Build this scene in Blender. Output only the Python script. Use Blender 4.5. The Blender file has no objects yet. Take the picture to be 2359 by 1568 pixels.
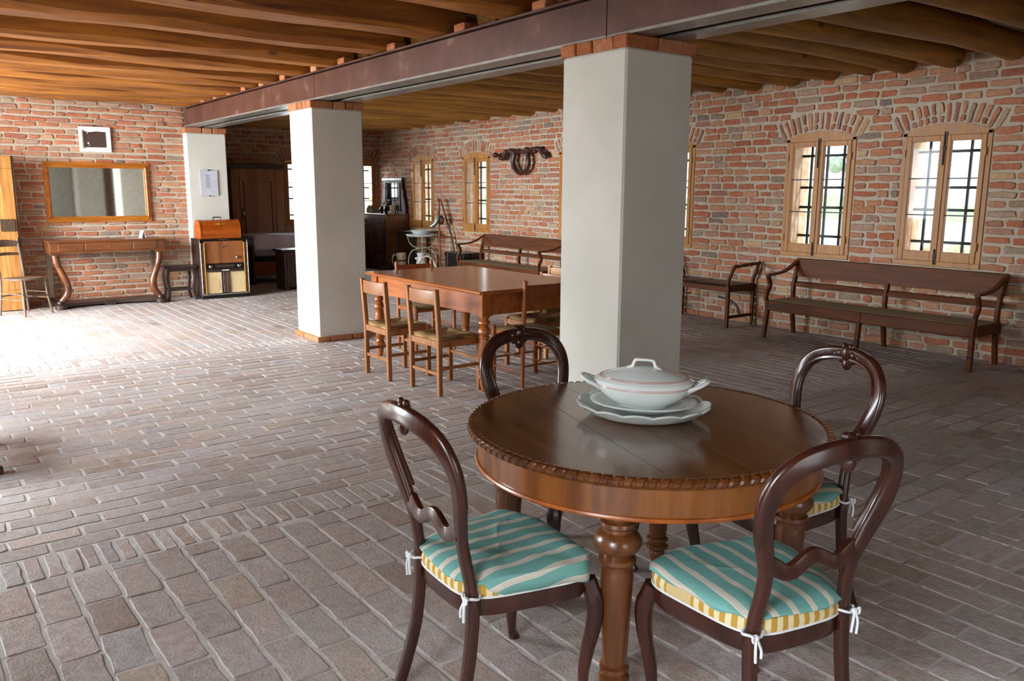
import bpy, math, random
from mathutils import Vector, Matrix

random.seed(7)
scene = bpy.context.scene
COL = scene.collection
R = math.radians

# ------------------------------------------------------------------ camera, sky, light, exposure
cam_data = bpy.data.cameras.new('camera')
cam_data.sensor_fit = 'HORIZONTAL'
cam_data.sensor_width = 36.0
cam_data.lens = 28.861
cam_data.clip_start = 0.05
cam_data.clip_end = 300
cam = bpy.data.objects.new('camera', cam_data)
COL.objects.link(cam)
_r = Vector((0.80266813, -0.59641091, 0.00423028))
_u = Vector((0.10361263, 0.14642292, 0.98378084))
_f = Vector((0.58735704, 0.78921122, -0.17932472))
m = Matrix((_r, _u, -_f)).transposed().to_4x4()
m.translation = Vector((0, 0, 1.55))
cam.matrix_world = m
scene.camera = cam

world = bpy.data.worlds.new('overcast_sky')
scene.world = world
world.use_nodes = True
wn = world.node_tree
wn.nodes['Background'].inputs[0].default_value = (0.93, 0.97, 1.0, 1)
wn.nodes['Background'].inputs[1].default_value = 3.2

def area(name, loc, rot, sx, sy, power, color):
    d = bpy.data.lights.new(name, 'AREA')
    d.shape = 'RECTANGLE'
    d.size, d.size_y = sx, sy
    d.energy = power
    d.color = color
    o = bpy.data.objects.new(name, d)
    o.location = loc
    o.rotation_euler = rot
    COL.objects.link(o)
    return o
# daylight standing in the doorways of the courtyard wall (outside the frame, X < 0), one per opening
area('daylight_far_door', (-3.3, 9.9, 2.5), (0, R(-68), 0), 3.4, 4.2, 2900, (0.86, 0.94, 1.0))
area('daylight_middle_door', (-3.6, 5.6, 3.1), (0, R(-58), 0), 3.6, 3.0, 900, (0.82, 0.92, 1.0))
area('daylight_near_door', (-3.6, .4, 3.0), (0, R(-58), 0), 3.6, 3.0, 640, (0.82, 0.92, 1.0))
area('fill_light_end_door', (1.2, -4.4, 2.4), (R(68), 0, 0), 3.0, 2.6, 28, (0.88, 0.95, 1.0))  # unseen lamp behind the viewer, added as fill

area('extra_light_back_windows', (7.05, 17.3, 2.3), (R(-65), 0, 0), 2.4, 2.0, 480, (0.86, 0.93, 1.0))  # extra lamp outside the back windows, added to brighten the bed corner

sd = bpy.data.lights.new('sun', 'SUN')
sd.energy = 1.6
sd.angle = R(3)
sd.color = (1.0, 0.93, 0.82)
so_ = bpy.data.objects.new('sun', sd)
so_.rotation_euler = Vector((-.28, .85, -.48)).to_track_quat('-Z', 'Y').to_euler()
COL.objects.link(so_)

vs = scene.view_settings
vs.view_transform = 'Standard'
vs.look = 'None'
vs.exposure = 0.08
vs.gamma = 1.0
vs.use_curve_mapping = False

# ------------------------------------------------------------------ materials
def lin(c):
    if isinstance(c, str):
        c = tuple(int(c[i:i + 2], 16) for i in (0, 2, 4))
    return tuple(((v / 255) / 12.92 if v / 255 <= .04045 else ((v / 255 + .055) / 1.055) ** 2.4) for v in c) + (1.0,)

class NT:
    def __init__(s, name):
        s.mat = bpy.data.materials.new(name)
        s.mat.use_nodes = True
        s.t = s.mat.node_tree
        s.t.nodes.clear()
        s.out = s.n('ShaderNodeOutputMaterial')
    def n(s, typ, **kw):
        nd = s.t.nodes.new(typ)
        for k, v in kw.items():
            if k.startswith('i_'):
                key = k[2:]
                nd.inputs[int(key) if key.isdigit() else key].default_value = v
            else:
                setattr(nd, k, v)
        return nd
    def l(s, a, b):
        s.t.links.new(a, b)
    def ramp(s, fac, stops, interp='LINEAR'):
        r = s.n('ShaderNodeValToRGB')
        r.color_ramp.interpolation = interp
        e = r.color_ramp.elements
        while len(e) < len(stops):
            e.new(0.5)
        for el, (p, c) in zip(e, stops):
            el.position = p
            el.color = c
        s.l(fac, r.inputs[0])
        return r.outputs[0]
    def mix(s, fac, a, b, mode='MIX'):
        m_ = s.n('ShaderNodeMix', data_type='RGBA', blend_type=mode)
        for sock, v in ((m_.inputs[0], fac), (m_.inputs[6], a), (m_.inputs[7], b)):
            if isinstance(v, (int, float)):
                sock.default_value = v
            elif isinstance(v, tuple):
                sock.default_value = v
            else:
                s.l(v, sock)
        return m_.outputs[2]
    def math(s, op, a, b=0.0):
        m_ = s.n('ShaderNodeMath', operation=op)
        for sock, v in ((m_.inputs[0], a), (m_.inputs[1], b)):
            if isinstance(v, (int, float)):
                sock.default_value = v
            else:
                s.l(v, sock)
        return m_.outputs[0]
    def coords(s, scale=(1, 1, 1), world=False):
        if world:
            c = s.n('ShaderNodeNewGeometry').outputs['Position']
        else:
            c = s.n('ShaderNodeTexCoord').outputs['Object']
        mp = s.n('ShaderNodeMapping')
        mp.inputs['Scale'].default_value = scale
        s.l(c, mp.inputs['Vector'])
        return mp.outputs[0]
    def noise(s, vec, scale, detail=4, rough=.55, dist=0.0):
        nz = s.n('ShaderNodeTexNoise')
        nz.inputs['Scale'].default_value = scale
        nz.inputs['Detail'].default_value = detail
        nz.inputs['Roughness'].default_value = rough
        nz.inputs['Distortion'].default_value = dist
        s.l(vec, nz.inputs['Vector'])
        return nz.outputs[0]
    def bsdf(s, color, rough=.5, metal=0.0, spec=.5, bump=None, bstr=.3, bdist=.01, coat=0.0):
        b = s.n('ShaderNodeBsdfPrincipled')
        for key, v in (('Base Color', color), ('Roughness', rough), ('Metallic', metal)):
            if isinstance(v, (int, float, tuple)):
                b.inputs[key].default_value = v
            else:
                s.l(v, b.inputs[key])
        b.inputs['Specular IOR Level'].default_value = spec
        b.inputs['Coat Weight'].default_value = coat
        b.inputs['Coat Roughness'].default_value = .12
        if bump is not None:
            bp = s.n('ShaderNodeBump')
            bp.inputs['Strength'].default_value = bstr
            bp.inputs['Distance'].default_value = bdist
            s.l(bump, bp.inputs['Height'])
            s.l(bp.outputs[0], b.inputs['Normal'])
        s.l(b.outputs[0], s.out.inputs[0])
        return s.mat

def plain(name, col, rough=.5, metal=0.0, spec=.5, var=.12, nscale=30, bstr=.08):
    t = NT(name)
    nz = t.noise(t.coords(), nscale)
    c = lin(col)
    d = tuple(v * (1 - 2.5 * var) for v in c[:3]) + (1,)
    e = tuple(min(1, v * (1 + var)) for v in c[:3]) + (1,)
    return t.bsdf(t.ramp(nz, [(.3, d), (.7, e)]), rough, metal, spec, nz, bstr, .004)

def wood(name, dark, light, rough=.4, axis='X', scale=1.0, coat=0.0, bstr=.12, knots=False, rnd=.0, spec=.5):
    t = NT(name)
    st = {'X': (1.2, 14, 14), 'Y': (14, 1.2, 14), 'Z': (14, 14, 1.2)}[axis]
    st = tuple(v * scale for v in st)
    vec = t.coords(st)
    if rnd:
        oi = t.n('ShaderNodeObjectInfo').outputs['Random']
        ad = t.n('ShaderNodeVectorMath', operation='ADD')
        cm = t.n('ShaderNodeCombineXYZ')
        t.l(t.math('MULTIPLY', oi, 37.0), cm.inputs[0])
        t.l(t.math('MULTIPLY', oi, 61.0), cm.inputs[1])
        t.l(vec, ad.inputs[0]); t.l(cm.outputs[0], ad.inputs[1])
        vec = ad.outputs[0]
    n1 = t.noise(vec, 1.6, 6, .62, .6)
    n2 = t.noise(t.coords((2.2, 2.2, 2.2)), 1.3, 3)
    mid = tuple((a + b) / 2 for a, b in zip(lin(dark), lin(light)))
    c = t.ramp(n1, [(.28, lin(dark)), (.5, mid), (.72, lin(light))])
    c = t.mix(t.math('MULTIPLY', n2, .55), c, t.mix(1.0, c, (.62, .55, .5, 1), 'MULTIPLY'))
    if rnd:
        c = t.mix(t.math('MULTIPLY', oi, rnd), c, t.mix(1.0, c, (.55, .5, .45, 1), 'MULTIPLY'))
    if knots:
        v = t.n('ShaderNodeTexVoronoi')
        v.inputs['Scale'].default_value = 1.0
        t.l(t.coords((2.1, 4.5, 4.5)), v.inputs['Vector'])
        k = t.ramp(v.outputs['Distance'], [(.05, (.10, .07, .06, 1)), (.13, (1, 1, 1, 1))])
        c = t.mix(.8, c, k, 'MULTIPLY')
    rr = t.ramp(n1, [(.2, (rough * .85,) * 3 + (1,)), (.8, (min(1, rough * 1.2),) * 3 + (1,))])
    return t.bsdf(c, rr, 0, spec, n1, bstr, .006, coat)

def brick_mat(name, stops, noise_dark=(.7, .62, .58, 1), rough=.85, bstr=.5, spec=.2, dusty=None):
    """colour differs from brick to brick: object random for single bricks, island random inside a joined mesh"""
    t = NT(name)
    oi = t.n('ShaderNodeObjectInfo').outputs['Random']
    isl = t.n('ShaderNodeNewGeometry').outputs['Random Per Island']
    f = t.math('FRACT', t.math('ADD', t.math('MULTIPLY', oi, 7.31), t.math('MULTIPLY', isl, 3.7)))
    c = t.ramp(f, [(p, lin(h)) for p, h in stops])
    w = t.coords((1, 1, 1), True)
    n1 = t.noise(w, 22, 6, .65)
    n2 = t.noise(w, 75, 4, .7)
    n3 = t.noise(w, 1.3, 4, .6)
    c = t.mix(t.ramp(n1, [(.36, (.85,) * 3 + (1,)), (.62, (0, 0, 0, 1))]), c, t.mix(1.0, c, noise_dark, 'MULTIPLY'))
    if dusty:
        c = t.mix(t.ramp(n3, [(.42, (0, 0, 0, 1)), (.68, (.55,) * 3 + (1,))]), c, lin(dusty))
    h = t.math('ADD', t.math('MULTIPLY', n1, .7), t.math('MULTIPLY', n2, .5))
    return t.bsdf(c, rough, 0, spec, h, bstr, .014)

M = {}
WALLSTOPS = [(0, 'b0694a'), (.12, 'bd7f60'), (.24, 'a8654a'), (.36, 'b58468'), (.48, 'ba8a6a'), (.58, 'ae6c50'), (.68, 'ae9380'),
             (.76, 'a0604a'), (.83, '9a8878'), (.88, 'b39a80'), (.915, '7c7068'), (.95, 'c4a880'), (1, 'b0694a')]
M['wall_brick'] = brick_mat('weathered_wall_brick', WALLSTOPS, (.74, .66, .62, 1), .88, .55)
FLOORSTOPS = [(0, 'b2a7a3'), (.10, 'bdb0aa'), (.2, 'a4958c'), (.3, 'b5aeac'), (.4, 'ac9c96'), (.5, 'baaba2'), (.6, 'a8a19e'),
              (.7, 'b49f95'), (.8, 'b3b1b2'), (.88, '9c8a80'), (.95, 'b8a898'), (1, 'b2a7a3')]
M['floor_brick'] = brick_mat('worn_floor_brick', FLOORSTOPS, (.70, .63, .60, 1), .6, .6, .4, 'b4aca6')
M['cap_brick'] = brick_mat('red_cap_brick', [(0, 'ac7048'), (.4, 'a06240'), (.7, 'b68560'), (1, 'a66a46')], (.75, .6, .55, 1), .85, .45)

def mortar(name, col, bstr=.5):
    t = NT(name)
    w = t.coords((1, 1, 1), True)
    n1 = t.noise(w, 16, 6, .7)
    n2 = t.noise(w, 1.7, 4)
    c = lin(col)
    d = tuple(v * .72 for v in c[:3]) + (1,)
    return t.bsdf(t.mix(t.math('MULTIPLY', n2, .5), t.ramp(n1, [(.3, d), (.65, c)]), tuple(v * .85 for v in c[:3]) + (1,)), .92, 0, .15, n1, bstr, .012)
M['mortar'] = mortar('lime_mortar', 'bdae9a')
M['floor_mortar'] = mortar('floor_joint_mortar', 'c8c3be')

def plaster():
    t = NT('white_lime_plaster')
    w = t.coords((1, 1, 1), True)
    n = t.noise(w, 45, 5, .6)
    n2 = t.noise(w, 2.0, 3)
    c = t.ramp(n2, [(.3, lin('c2bfb4')), (.7, lin('cdcac0'))])
    return t.bsdf(c, .9, 0, .2, n, .25, .006)
M['plaster'] = plaster()

def brick_proc():
    t = NT('plain_brickwork')
    b = t.n('ShaderNodeTexBrick')
    b.inputs['Color1'].default_value = lin('b5653f')
    b.inputs['Color2'].default_value = lin('a98a70')
    b.inputs['Mortar'].default_value = lin('c0ad93')
    b.inputs['Scale'].default_value = 1
    b.inputs['Mortar Size'].default_value = .012
    b.inputs['Brick Width'].default_value = .27
    b.inputs['Row Height'].default_value = .08
    c = t.n('ShaderNodeTexCoord').outputs['Object']
    sp = t.n('ShaderNodeSeparateXYZ')
    cb = t.n('ShaderNodeCombineXYZ')
    t.l(c, sp.inputs[0])
    t.l(t.math('ADD', sp.outputs[0], sp.outputs[1]), cb.inputs[0])
    t.l(sp.outputs[2], cb.inputs[1])
    t.l(cb.outputs[0], b.inputs[0])
    return t.bsdf(b.outputs[0], .9, 0, .2, b.outputs[1], -.4, .01)
M['brickwork'] = brick_proc()

M['joist'] = wood('hewn_joist_wood', '663208', 'c88026', .6, 'X', .55, bstr=.35, knots=True, rnd=.45)
M['log'] = wood('log_joist_wood', '7a5018', 'd0983e', .65, 'X', .6, bstr=.35, knots=True, rnd=.5)
M['ceil_board'] = wood('ceiling_board', '3a2410', '6a4420', .75, 'Y', .6)
M['frame_wood'] = wood('honey_window_wood', '985c20', 'c68c44', .5, 'Z', .8, rnd=.2)
M['oak'] = wood('table_cherry_wood', '8a4416', 'b8682a', .24, 'Y', .9, coat=.35)
M['oak_leg'] = wood('turned_cherry_leg', '7c3a10', 'b4641f', .3, 'Z', .8, coat=.3)
M['chair_oak'] = wood('light_oak_chair', '7a4620', 'ad7138', .42, 'Z', 1, coat=.1)
M['chair_red'] = wood('reddish_round_post_wood', '7a3c18', 'a85c26', .4, 'Z', 1, coat=.1)
M['pale_wood'] = wood('pale_beech', 'a8743c', 'd09c5c', .5, 'Z', 1)
M['mahogany'] = wood('dark_mahogany', '241009', '482015', .27, 'Z', .7, coat=.3, bstr=.03)
M['walnut_top'] = wood('walnut_table_top', '4e2e16', '7a502c', .2, 'Y', .8, coat=.45)
M['walnut_side'] = wood('walnut_apron_veneer', '522a10', '965a22', .28, 'Z', .45, coat=.35)
M['walnut_leg'] = wood('walnut_turned_leg', '43220e', '74421c', .3, 'Z', .9, coat=.35)
M['bench_wood'] = wood('dark_bench_wood', '3c1b08', '703c14', .5, 'X', .9, coat=0, bstr=.04, spec=.22)
M['console_wood'] = wood('console_walnut', '42200e', '7e4820', .32, 'X', .8, coat=.3)
M['dark_wood'] = wood('blackened_wood', '241812', '44302a', .4, 'Z', .9, coat=.15)
M['grey_wood'] = wood('worn_grey_brown_wood', '4c3c30', '77624e', .5, 'Z', 1)
M['burl'] = wood('burl_walnut_veneer', '5e3218', 'a86a3e', .3, 'Z', .28, coat=.3)
M['mirror_frame'] = wood('honey_mirror_frame', '8a4408', 'c67c22', .32, 'X', 1, coat=.3)
M['door_wood'] = wood('old_door_pine', '7a4818', 'b4803e', .5, 'Z', .8)
M['case_wood'] = wood('orange_case_veneer', '8c3a0c', 'c0621c', .28, 'X', .7, coat=.4)
M['red_board'] = wood('reddish_bed_board', '6a2c14', '96482a', .4, 'X', 1)
M['matte_mahogany'] = wood('matte_mahogany', '28120b', '4c2416', .65, 'Z', .8)
M['steel'] = None
def steel():
    t = NT('brown_painted_steel')
    n = t.noise(t.coords((1, 1, 1), True), 3.2, 6, .65)
    n2 = t.noise(t.coords((1, 1, 1), True), 40, 3)
    c = t.ramp(n, [(.35, lin('4a2c22')), (.6, lin('5e3c30')), (.74, lin('8a6c5c'))])
    return t.bsdf(c, .38, .25, .5, n2, .05, .003)
M['steel'] = steel()
M['steel_grey'] = plain('grey_flange_reflection', '8c8880', .35, .4, .5, .1, 8)  # light reflected by the beam's undersides is put into this pale grey
M['red_paint'] = plain('red_primer', '6a2a20', .6)
M['iron'] = plain('dark_wrought_iron', '2c3238', .5, .5)
M['black'] = plain('black_lacquer', '14110f', .3, 0, .5, .1)
M['brass'] = plain('brass', 'a8843c', .45, .7, .5, .05)
M['chrome'] = plain('chrome', 'd8dce0', .12, 1.0, .5, .02)
M['porcelain'] = plain('white_glazed_porcelain', 'd6dcd8', .1, 0, .6, .015, 6, .02)
M['red_line'] = plain('red_glaze_line', 'b4624e', .2, 0, .5, .02)
M['green_glaze'] = plain('pale_green_glaze', 'c8dcc6', .15)
M['yellow_glaze'] = plain('yellow_flower_glaze', 'd8c27a', .2)
M['stoneware'] = plain('beige_stoneware', 'b8a58c', .35)
M['brown_band'] = plain('brown_band_glaze', '4c382e', .4)
M['cream_wire'] = plain('cream_painted_iron', 'c8b896', .5)
M['marble'] = plain('pale_marble', 'c3ccd0', .2, 0, .5, .08, 6)
M['linen'] = plain('white_linen', 'd4d1e2', .9, 0, .2, .06, 6, .3)
M['mattress'] = plain('patterned_mattress_ticking', '93989c', .9, 0, .2, .2, 40)
M['leather'] = plain('black_leather', '221d1b', .32, 0, .5, .1, 60, .2)
M['paper'] = plain('white_paper', 'd4d2da', .8, 0, .2, .02)
M['ink'] = plain('grey_ink', '8e8c98', .8)
M['white_paint'] = plain('white_painted_frame', 'e4e2da', .5, 0, .4, .03)
M['canvas'] = plain('dark_brown_picture', '4e3c36', .8, 0, .2, .2, 90)
M['iron_plate'] = plain('rusty_lock_plate', '4c3a28', .8, .3, .3, .3, 60)
M['pebble'] = plain('cream_stone', 'c2b89c', .9, 0, .2, .2, 12)
M['gold_leaf'] = plain('gold_inlay', 'c79a3a', .4, .4)
M['dry_flower'] = plain('dried_flower', '8c6a48', .9)
M['leather_strap'] = plain('brown_harness_leather', '46261c', .35, 0, .5, .2, 30)
M['ribbon'] = plain('white_cotton_tape', 'd4d6d8', .9, 0, .2, .04)
M['tin'] = plain('dull_tin', '9a9c98', .35, .8)
M['glass_jar'] = plain('pale_glass_jar', 'a8a88a', .12)
M['bottle'] = plain('dark_brown_bottle', '2a1610', .1)
M['tag'] = plain('green_key_tag', '9cb060', .5)
M['burgundy'] = plain('wine_red_cloth', '6a2c34', .8)

def mirror_glass():
    t = NT('old_mirror_glass')
    n = t.noise(t.coords(), 14, 3)
    return t.bsdf(t.ramp(n, [(.3, (.62, .63, .58, 1)), (.7, (.72, .73, .68, 1))]), .04, 1.0)
M['mirror'] = mirror_glass()
def dark_reflection_mirror():  # reflection of dark surroundings painted into the glass colour
    t = NT('dark_reflection_glass')
    n = t.noise(t.coords(), 8, 3)
    return t.bsdf(t.ramp(n, [(.3, (.015, .015, .015, 1)), (.7, (.03, .03, .03, 1))]), .06, 1.0)
M['dark_reflection_mirror'] = dark_reflection_mirror()

def pane_glass():
    t = NT('window_glass')
    tr = t.n('ShaderNodeBsdfTransparent')
    gl = t.n('ShaderNodeBsdfGlossy')
    gl.inputs['Roughness'].default_value = .03
    fr = t.n('ShaderNodeFresnel')
    fr.inputs[0].default_value = 1.45
    w = t.noise(t.coords((1, 1, 1), True), 9, 2)
    tr.inputs[0].default_value = (.95, .97, .97, 1)
    t.l(t.ramp(w, [(.3, (.93, .95, .95, 1)), (.7, (.97, .98, .98, 1))]), tr.inputs[0])
    mx = t.n('ShaderNodeMixShader')
    t.l(t.math('MULTIPLY', fr.outputs[0], .12), mx.inputs[0])
    t.l(tr.outputs[0], mx.inputs[1]); t.l(gl.outputs[0], mx.inputs[2])
    t.l(mx.outputs[0], t.out.inputs[0])
    return t.mat
M['glass'] = pane_glass()

def stripes(name, stops, period, axis=0, rough=.85, attr=None):
    """woven stripes across one local axis"""
    t = NT(name)
    c = t.n('ShaderNodeTexCoord').outputs['Object']
    nz = t.n('ShaderNodeTexNoise')
    nz.inputs['Scale'].default_value = 9
    t.l(c, nz.inputs['Vector'])
    sp = t.n('ShaderNodeSeparateXYZ')
    t.l(c, sp.inputs[0])
    base = t.n('ShaderNodeAttribute', attribute_name=attr).outputs['Fac'] if attr else sp.outputs[axis]
    v = t.math('ADD', base, t.math('MULTIPLY', nz.outputs[0], .006))
    f = t.math('FRACT', t.math('ADD', t.math('DIVIDE', v, period), 20.12))
    col = t.ramp(f, [(p, lin(h)) for p, h in stops], 'CONSTANT')
    weave = t.noise(t.coords((1, 1, 1)), 260, 2)
    n2 = t.noise(t.coords((1, 1, 1)), 14, 4)
    col = t.mix(t.math('MULTIPLY', n2, .35), col, t.mix(1.0, col, (.75, .75, .75, 1), 'MULTIPLY'))
    return t.bsdf(col, rough, 0, .2, weave, .15, .003)
M['teal'] = stripes('teal_and_white_striped_cotton', [(0, '6c9e96'), (.60, 'c2bcae'), (.68, 'aca493'), (.71, 'c8c2b4'), (.79, 'aca493'), (.82, 'c8c2b4'), (.92, '6c9e96')], .064, attr='stripe')
M['gold'] = stripes('gold_and_cream_striped_satin', [(0, 'b08a3c'), (.5, 'd2c49c')], .036, attr='stripe')

def weave(name, dark, light, sx=70, sy=70):
    t = NT(name)
    w = t.n('ShaderNodeTexWave', bands_direction='X')
    w.inputs['Scale'].default_value = sx / 6.28
    w.inputs['Distortion'].default_value = .8
    w2 = t.n('ShaderNodeTexWave', bands_direction='Y')
    w2.inputs['Scale'].default_value = sy / 6.28
    w2.inputs['Distortion'].default_value = .8
    c = t.coords()
    t.l(c, w.inputs[0]); t.l(c, w2.inputs[0])
    h = t.math('MULTIPLY', w.outputs[1], w2.outputs[1])
    return t.bsdf(t.ramp(h, [(.05, lin(dark)), (.6, lin(light))]), .75, 0, .25, h, .6, .006)
M['rush_x'] = weave('twisted_rush_lengthwise', '7a5c36', 'b0905e', 8, 420)
M['rush_y'] = weave('twisted_rush_crosswise', '6e5230', 'a68656', 420, 8)
M['wicker'] = weave('woven_cord_seat', '6a5430', 'c2a878', 150, 150)
M['cane'] = weave('bench_cane_weave', '6a5a44', 'b8a684', 130, 130)
M['grille_cloth'] = weave('cream_speaker_cloth', 'c8a878', 'e2cc9e', 200, 200)

def ground_mat(name, a, b, sc):
    t = NT(name)
    n = t.noise(t.coords((1, 1, 1), True), sc, 5)
    return t.bsdf(t.ramp(n, [(.35, lin(a)), (.65, lin(b))]), .95, 0, .1)
M['gravel'] = ground_mat('pale_gravel', 'c8bfb4', 'ddd6cc', 5)
M['grass'] = ground_mat('green_grass', '86a878', 'a8c094', 4)
M['reveal'] = ground_mat('sunlit_brick_reveal', 'd0a684', 'ead8c2', 7)  # brick reveals, with the daylight on them put into the pale colour
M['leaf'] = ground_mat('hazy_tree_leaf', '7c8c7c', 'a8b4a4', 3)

# ------------------------------------------------------------------ mesh helpers
class MB:
    def __init__(s):
        s.v, s.f = [], []
    def add(s, vs, fs):
        b = len(s.v)
        s.v += [tuple(p) for p in vs]
        s.f += [tuple(i + b for i in f) for f in fs]
        return s
    def box(s, x0, x1, y0, y1, z0, z1, bev=0.0):
        if x0 > x1: x0, x1 = x1, x0
        if y0 > y1: y0, y1 = y1, y0
        if z0 > z1: z0, z1 = z1, z0
        if bev <= 0:
            vs = [(x, y, z) for z in (z0, z1) for y in (y0, y1) for x in (x0, x1)]
            return s.add(vs, [(0, 2, 3, 1), (4, 5, 7, 6), (0, 1, 5, 4), (2, 6, 7, 3), (0, 4, 6, 2), (1, 3, 7, 5)])
        b = min(bev, (x1 - x0) * .45, (y1 - y0) * .45, (z1 - z0) * .45)
        def ring(z, d):
            return [(x0 + d + b, y0 + d, z), (x1 - d - b, y0 + d, z), (x1 - d, y0 + d + b, z), (x1 - d, y1 - d - b, z),
                    (x1 - d - b, y1 - d, z), (x0 + d + b, y1 - d, z), (x0 + d, y1 - d - b, z), (x0 + d, y0 + d + b, z)]
        return s.loft([ring(z0, b * .7), ring(z0 + b, 0), ring(z1 - b, 0), ring(z1, b * .7)])
    def loft(s, rings, closed=True, cap=True):
        n = len(rings[0])
        vs = [p for r in rings for p in r]
        fs = []
        for i in range(len(rings) - 1):
            for j in range(n if closed else n - 1):
                k = (j + 1) % n
                fs.append((i * n + j, i * n + k, (i + 1) * n + k, (i + 1) * n + j))
        if cap and closed:
            fs.append(tuple(reversed(range(n))))
            b = (len(rings) - 1) * n
            fs.append(tuple(b + j for j in range(n)))
        return s.add(vs, fs)
    def lathe(s, prof, n=24, c=(0, 0, 0), sx=1, sy=1, cap=True, wob=None):
        rings = []
        for r, z in prof:
            rr = []
            for j in range(n):
                a = 2 * math.pi * j / n
                q = r * (wob(a, z) if wob else 1)
                rr.append((c[0] + q * math.cos(a) * sx, c[1] + q * math.sin(a) * sy, c[2] + z))
            rings.append(rr)
        return s.loft(rings, True, cap)
    def tube(s, pts, r, n=8, cap=True):
        P = [Vector(p) for p in pts]
        rs = r if isinstance(r, (list, tuple)) else [r] * len(P)
        rings = []
        T0 = (P[1] - P[0]).normalized()
        N = T0.orthogonal().normalized()
        for i, p in enumerate(P):
            T = ((P[min(i + 1, len(P) - 1)]) - P[max(i - 1, 0)]).normalized()
            N = (N - T * N.dot(T)).normalized()
            B = T.cross(N)
            rings.append([tuple(p + N * rs[i] * math.cos(2 * math.pi * j / n) + B * rs[i] * math.sin(2 * math.pi * j / n)) for j in range(n)])
        return s.loft(rings, True, cap)
    def sweep(s, pts, w, t, up, rnd=.25):
        """flat band: width w across the curve, thickness t along up"""
        P = [Vector(p) for p in pts]
        up = Vector(up)
        rings = []
        for i, p in enumerate(P):
            T = (P[min(i + 1, len(P) - 1)] - P[max(i - 1, 0)]).normalized()
            Bv = (up - T * up.dot(T)).normalized()
            N = Bv.cross(T).normalized()
            wi = (w[i] if isinstance(w, (list, tuple)) else w) / 2
            ti = (t[i] if isinstance(t, (list, tuple)) else t) / 2
            b = min(wi, ti) * rnd * 2
            sec = []
            for cx_, cy_, a0 in ((wi - b, -ti + b, -90), (wi - b, ti - b, 0), (-wi + b, ti - b, 90), (-wi + b, -ti + b, 180)):
                for q in range(4):
                    an = R(a0 + 30 * q)
                    sec.append((cx_ + b * math.cos(an), cy_ + b * math.sin(an)))
            rings.append([tuple(p + N * a + Bv * c) for a, c in sec])
        return s.loft(rings)
    def prism(s, poly, a0, a1, axis='y'):
        """polygon given in the two other axes, extruded along axis"""
        def P(p, a):
            return {'y': (p[0], a, p[1]), 'x': (a, p[0], p[1]), 'z': (p[0], p[1], a)}[axis]
        return s.loft([[P(p, a0) for p in poly], [P(p, a1) for p in poly]])
    def ball(s, c, r, n=10, sx=1, sy=1, sz=1):
        return s.lathe([(r * math.sin(math.pi * i / 8) + 1e-4, -r * math.cos(math.pi * i / 8) * sz) for i in range(9)], n, c, sx, sy)
    def mesh(s, name, mat, smooth=True):
        me = bpy.data.meshes.new(name)
        me.from_pydata(s.v, [], s.f)
        me.validate()
        import bmesh
        bm = bmesh.new(); bm.from_mesh(me)
        bmesh.ops.recalc_face_normals(bm, faces=bm.faces)
        bm.to_mesh(me); bm.free()
        if isinstance(mat, str):
            mat = M[mat]
        me.materials.append(mat)
        if smooth:
            for p in me.polygons:
                p.use_smooth = True
            me.set_sharp_from_angle(angle=R(33))
        return me
    def build(s, name, mat, parent=None, smooth=True, label=None):
        o = bpy.data.objects.new(name, s.mesh(name, mat, smooth))
        COL.objects.link(o)
        if parent is not None:
            o.parent = parent
        if label:
            o['label'] = label
        return o

def B(*a, **k):
    return MB().box(*a, **k)
def tag(o, label, cat, group=None, kind=None):
    o['label'] = label
    o['category'] = cat
    if group: o['group'] = group
    if kind: o['kind'] = kind
    return o
def empty(name, loc=(0, 0, 0), rz=0.0, label=None, cat=None, group=None, kind=None):
    o = bpy.data.objects.new(name, None)
    o.empty_display_size = .1
    o.location = loc
    o.rotation_euler = (0, 0, rz)
    COL.objects.link(o)
    if label: tag(o, label, cat, group, kind)
    return o
def copy_tree(o, parent=None):
    c = o.copy()
    COL.objects.link(c)
    c.parent = parent
    for ch in list(o.children):
        copy_tree(ch, c)
    return c
def place(proto, loc, rz, label, used=[]):
    o = proto if proto not in used else copy_tree(proto)
    used.append(proto)
    o.location = loc
    o.rotation_euler = (0, 0, rz)
    o['label'] = label
    return o
def smooth_pts(pts, n=6):
    """Catmull-Rom through the points"""
    P = [Vector(p) for p in pts]
    out = []
    for i in range(len(P) - 1):
        p0, p1, p2, p3 = P[max(i - 1, 0)], P[i], P[i + 1], P[min(i + 2, len(P) - 1)]
        for k in range(n):
            t = k / n
            out.append(.5 * ((2 * p1) + (p2 - p0) * t + (2 * p0 - 5 * p1 + 4 * p2 - p3) * t * t + (3 * p1 - p0 - 3 * p2 + p3) * t ** 3))
    out.append(P[-1])
    return out
ORD = ['first', 'second', 'third', 'fourth', 'fifth', 'sixth', 'seventh', 'eighth', 'ninth', 'tenth', 'eleventh', 'twelfth',
       'thirteenth', 'fourteenth', 'fifteenth', 'sixteenth', 'seventeenth', 'eighteenth', 'nineteenth', 'twentieth',
       'twenty-first', 'twenty-second', 'twenty-third', 'twenty-fourth', 'twenty-fifth', 'twenty-sixth', 'twenty-seventh']

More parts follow.
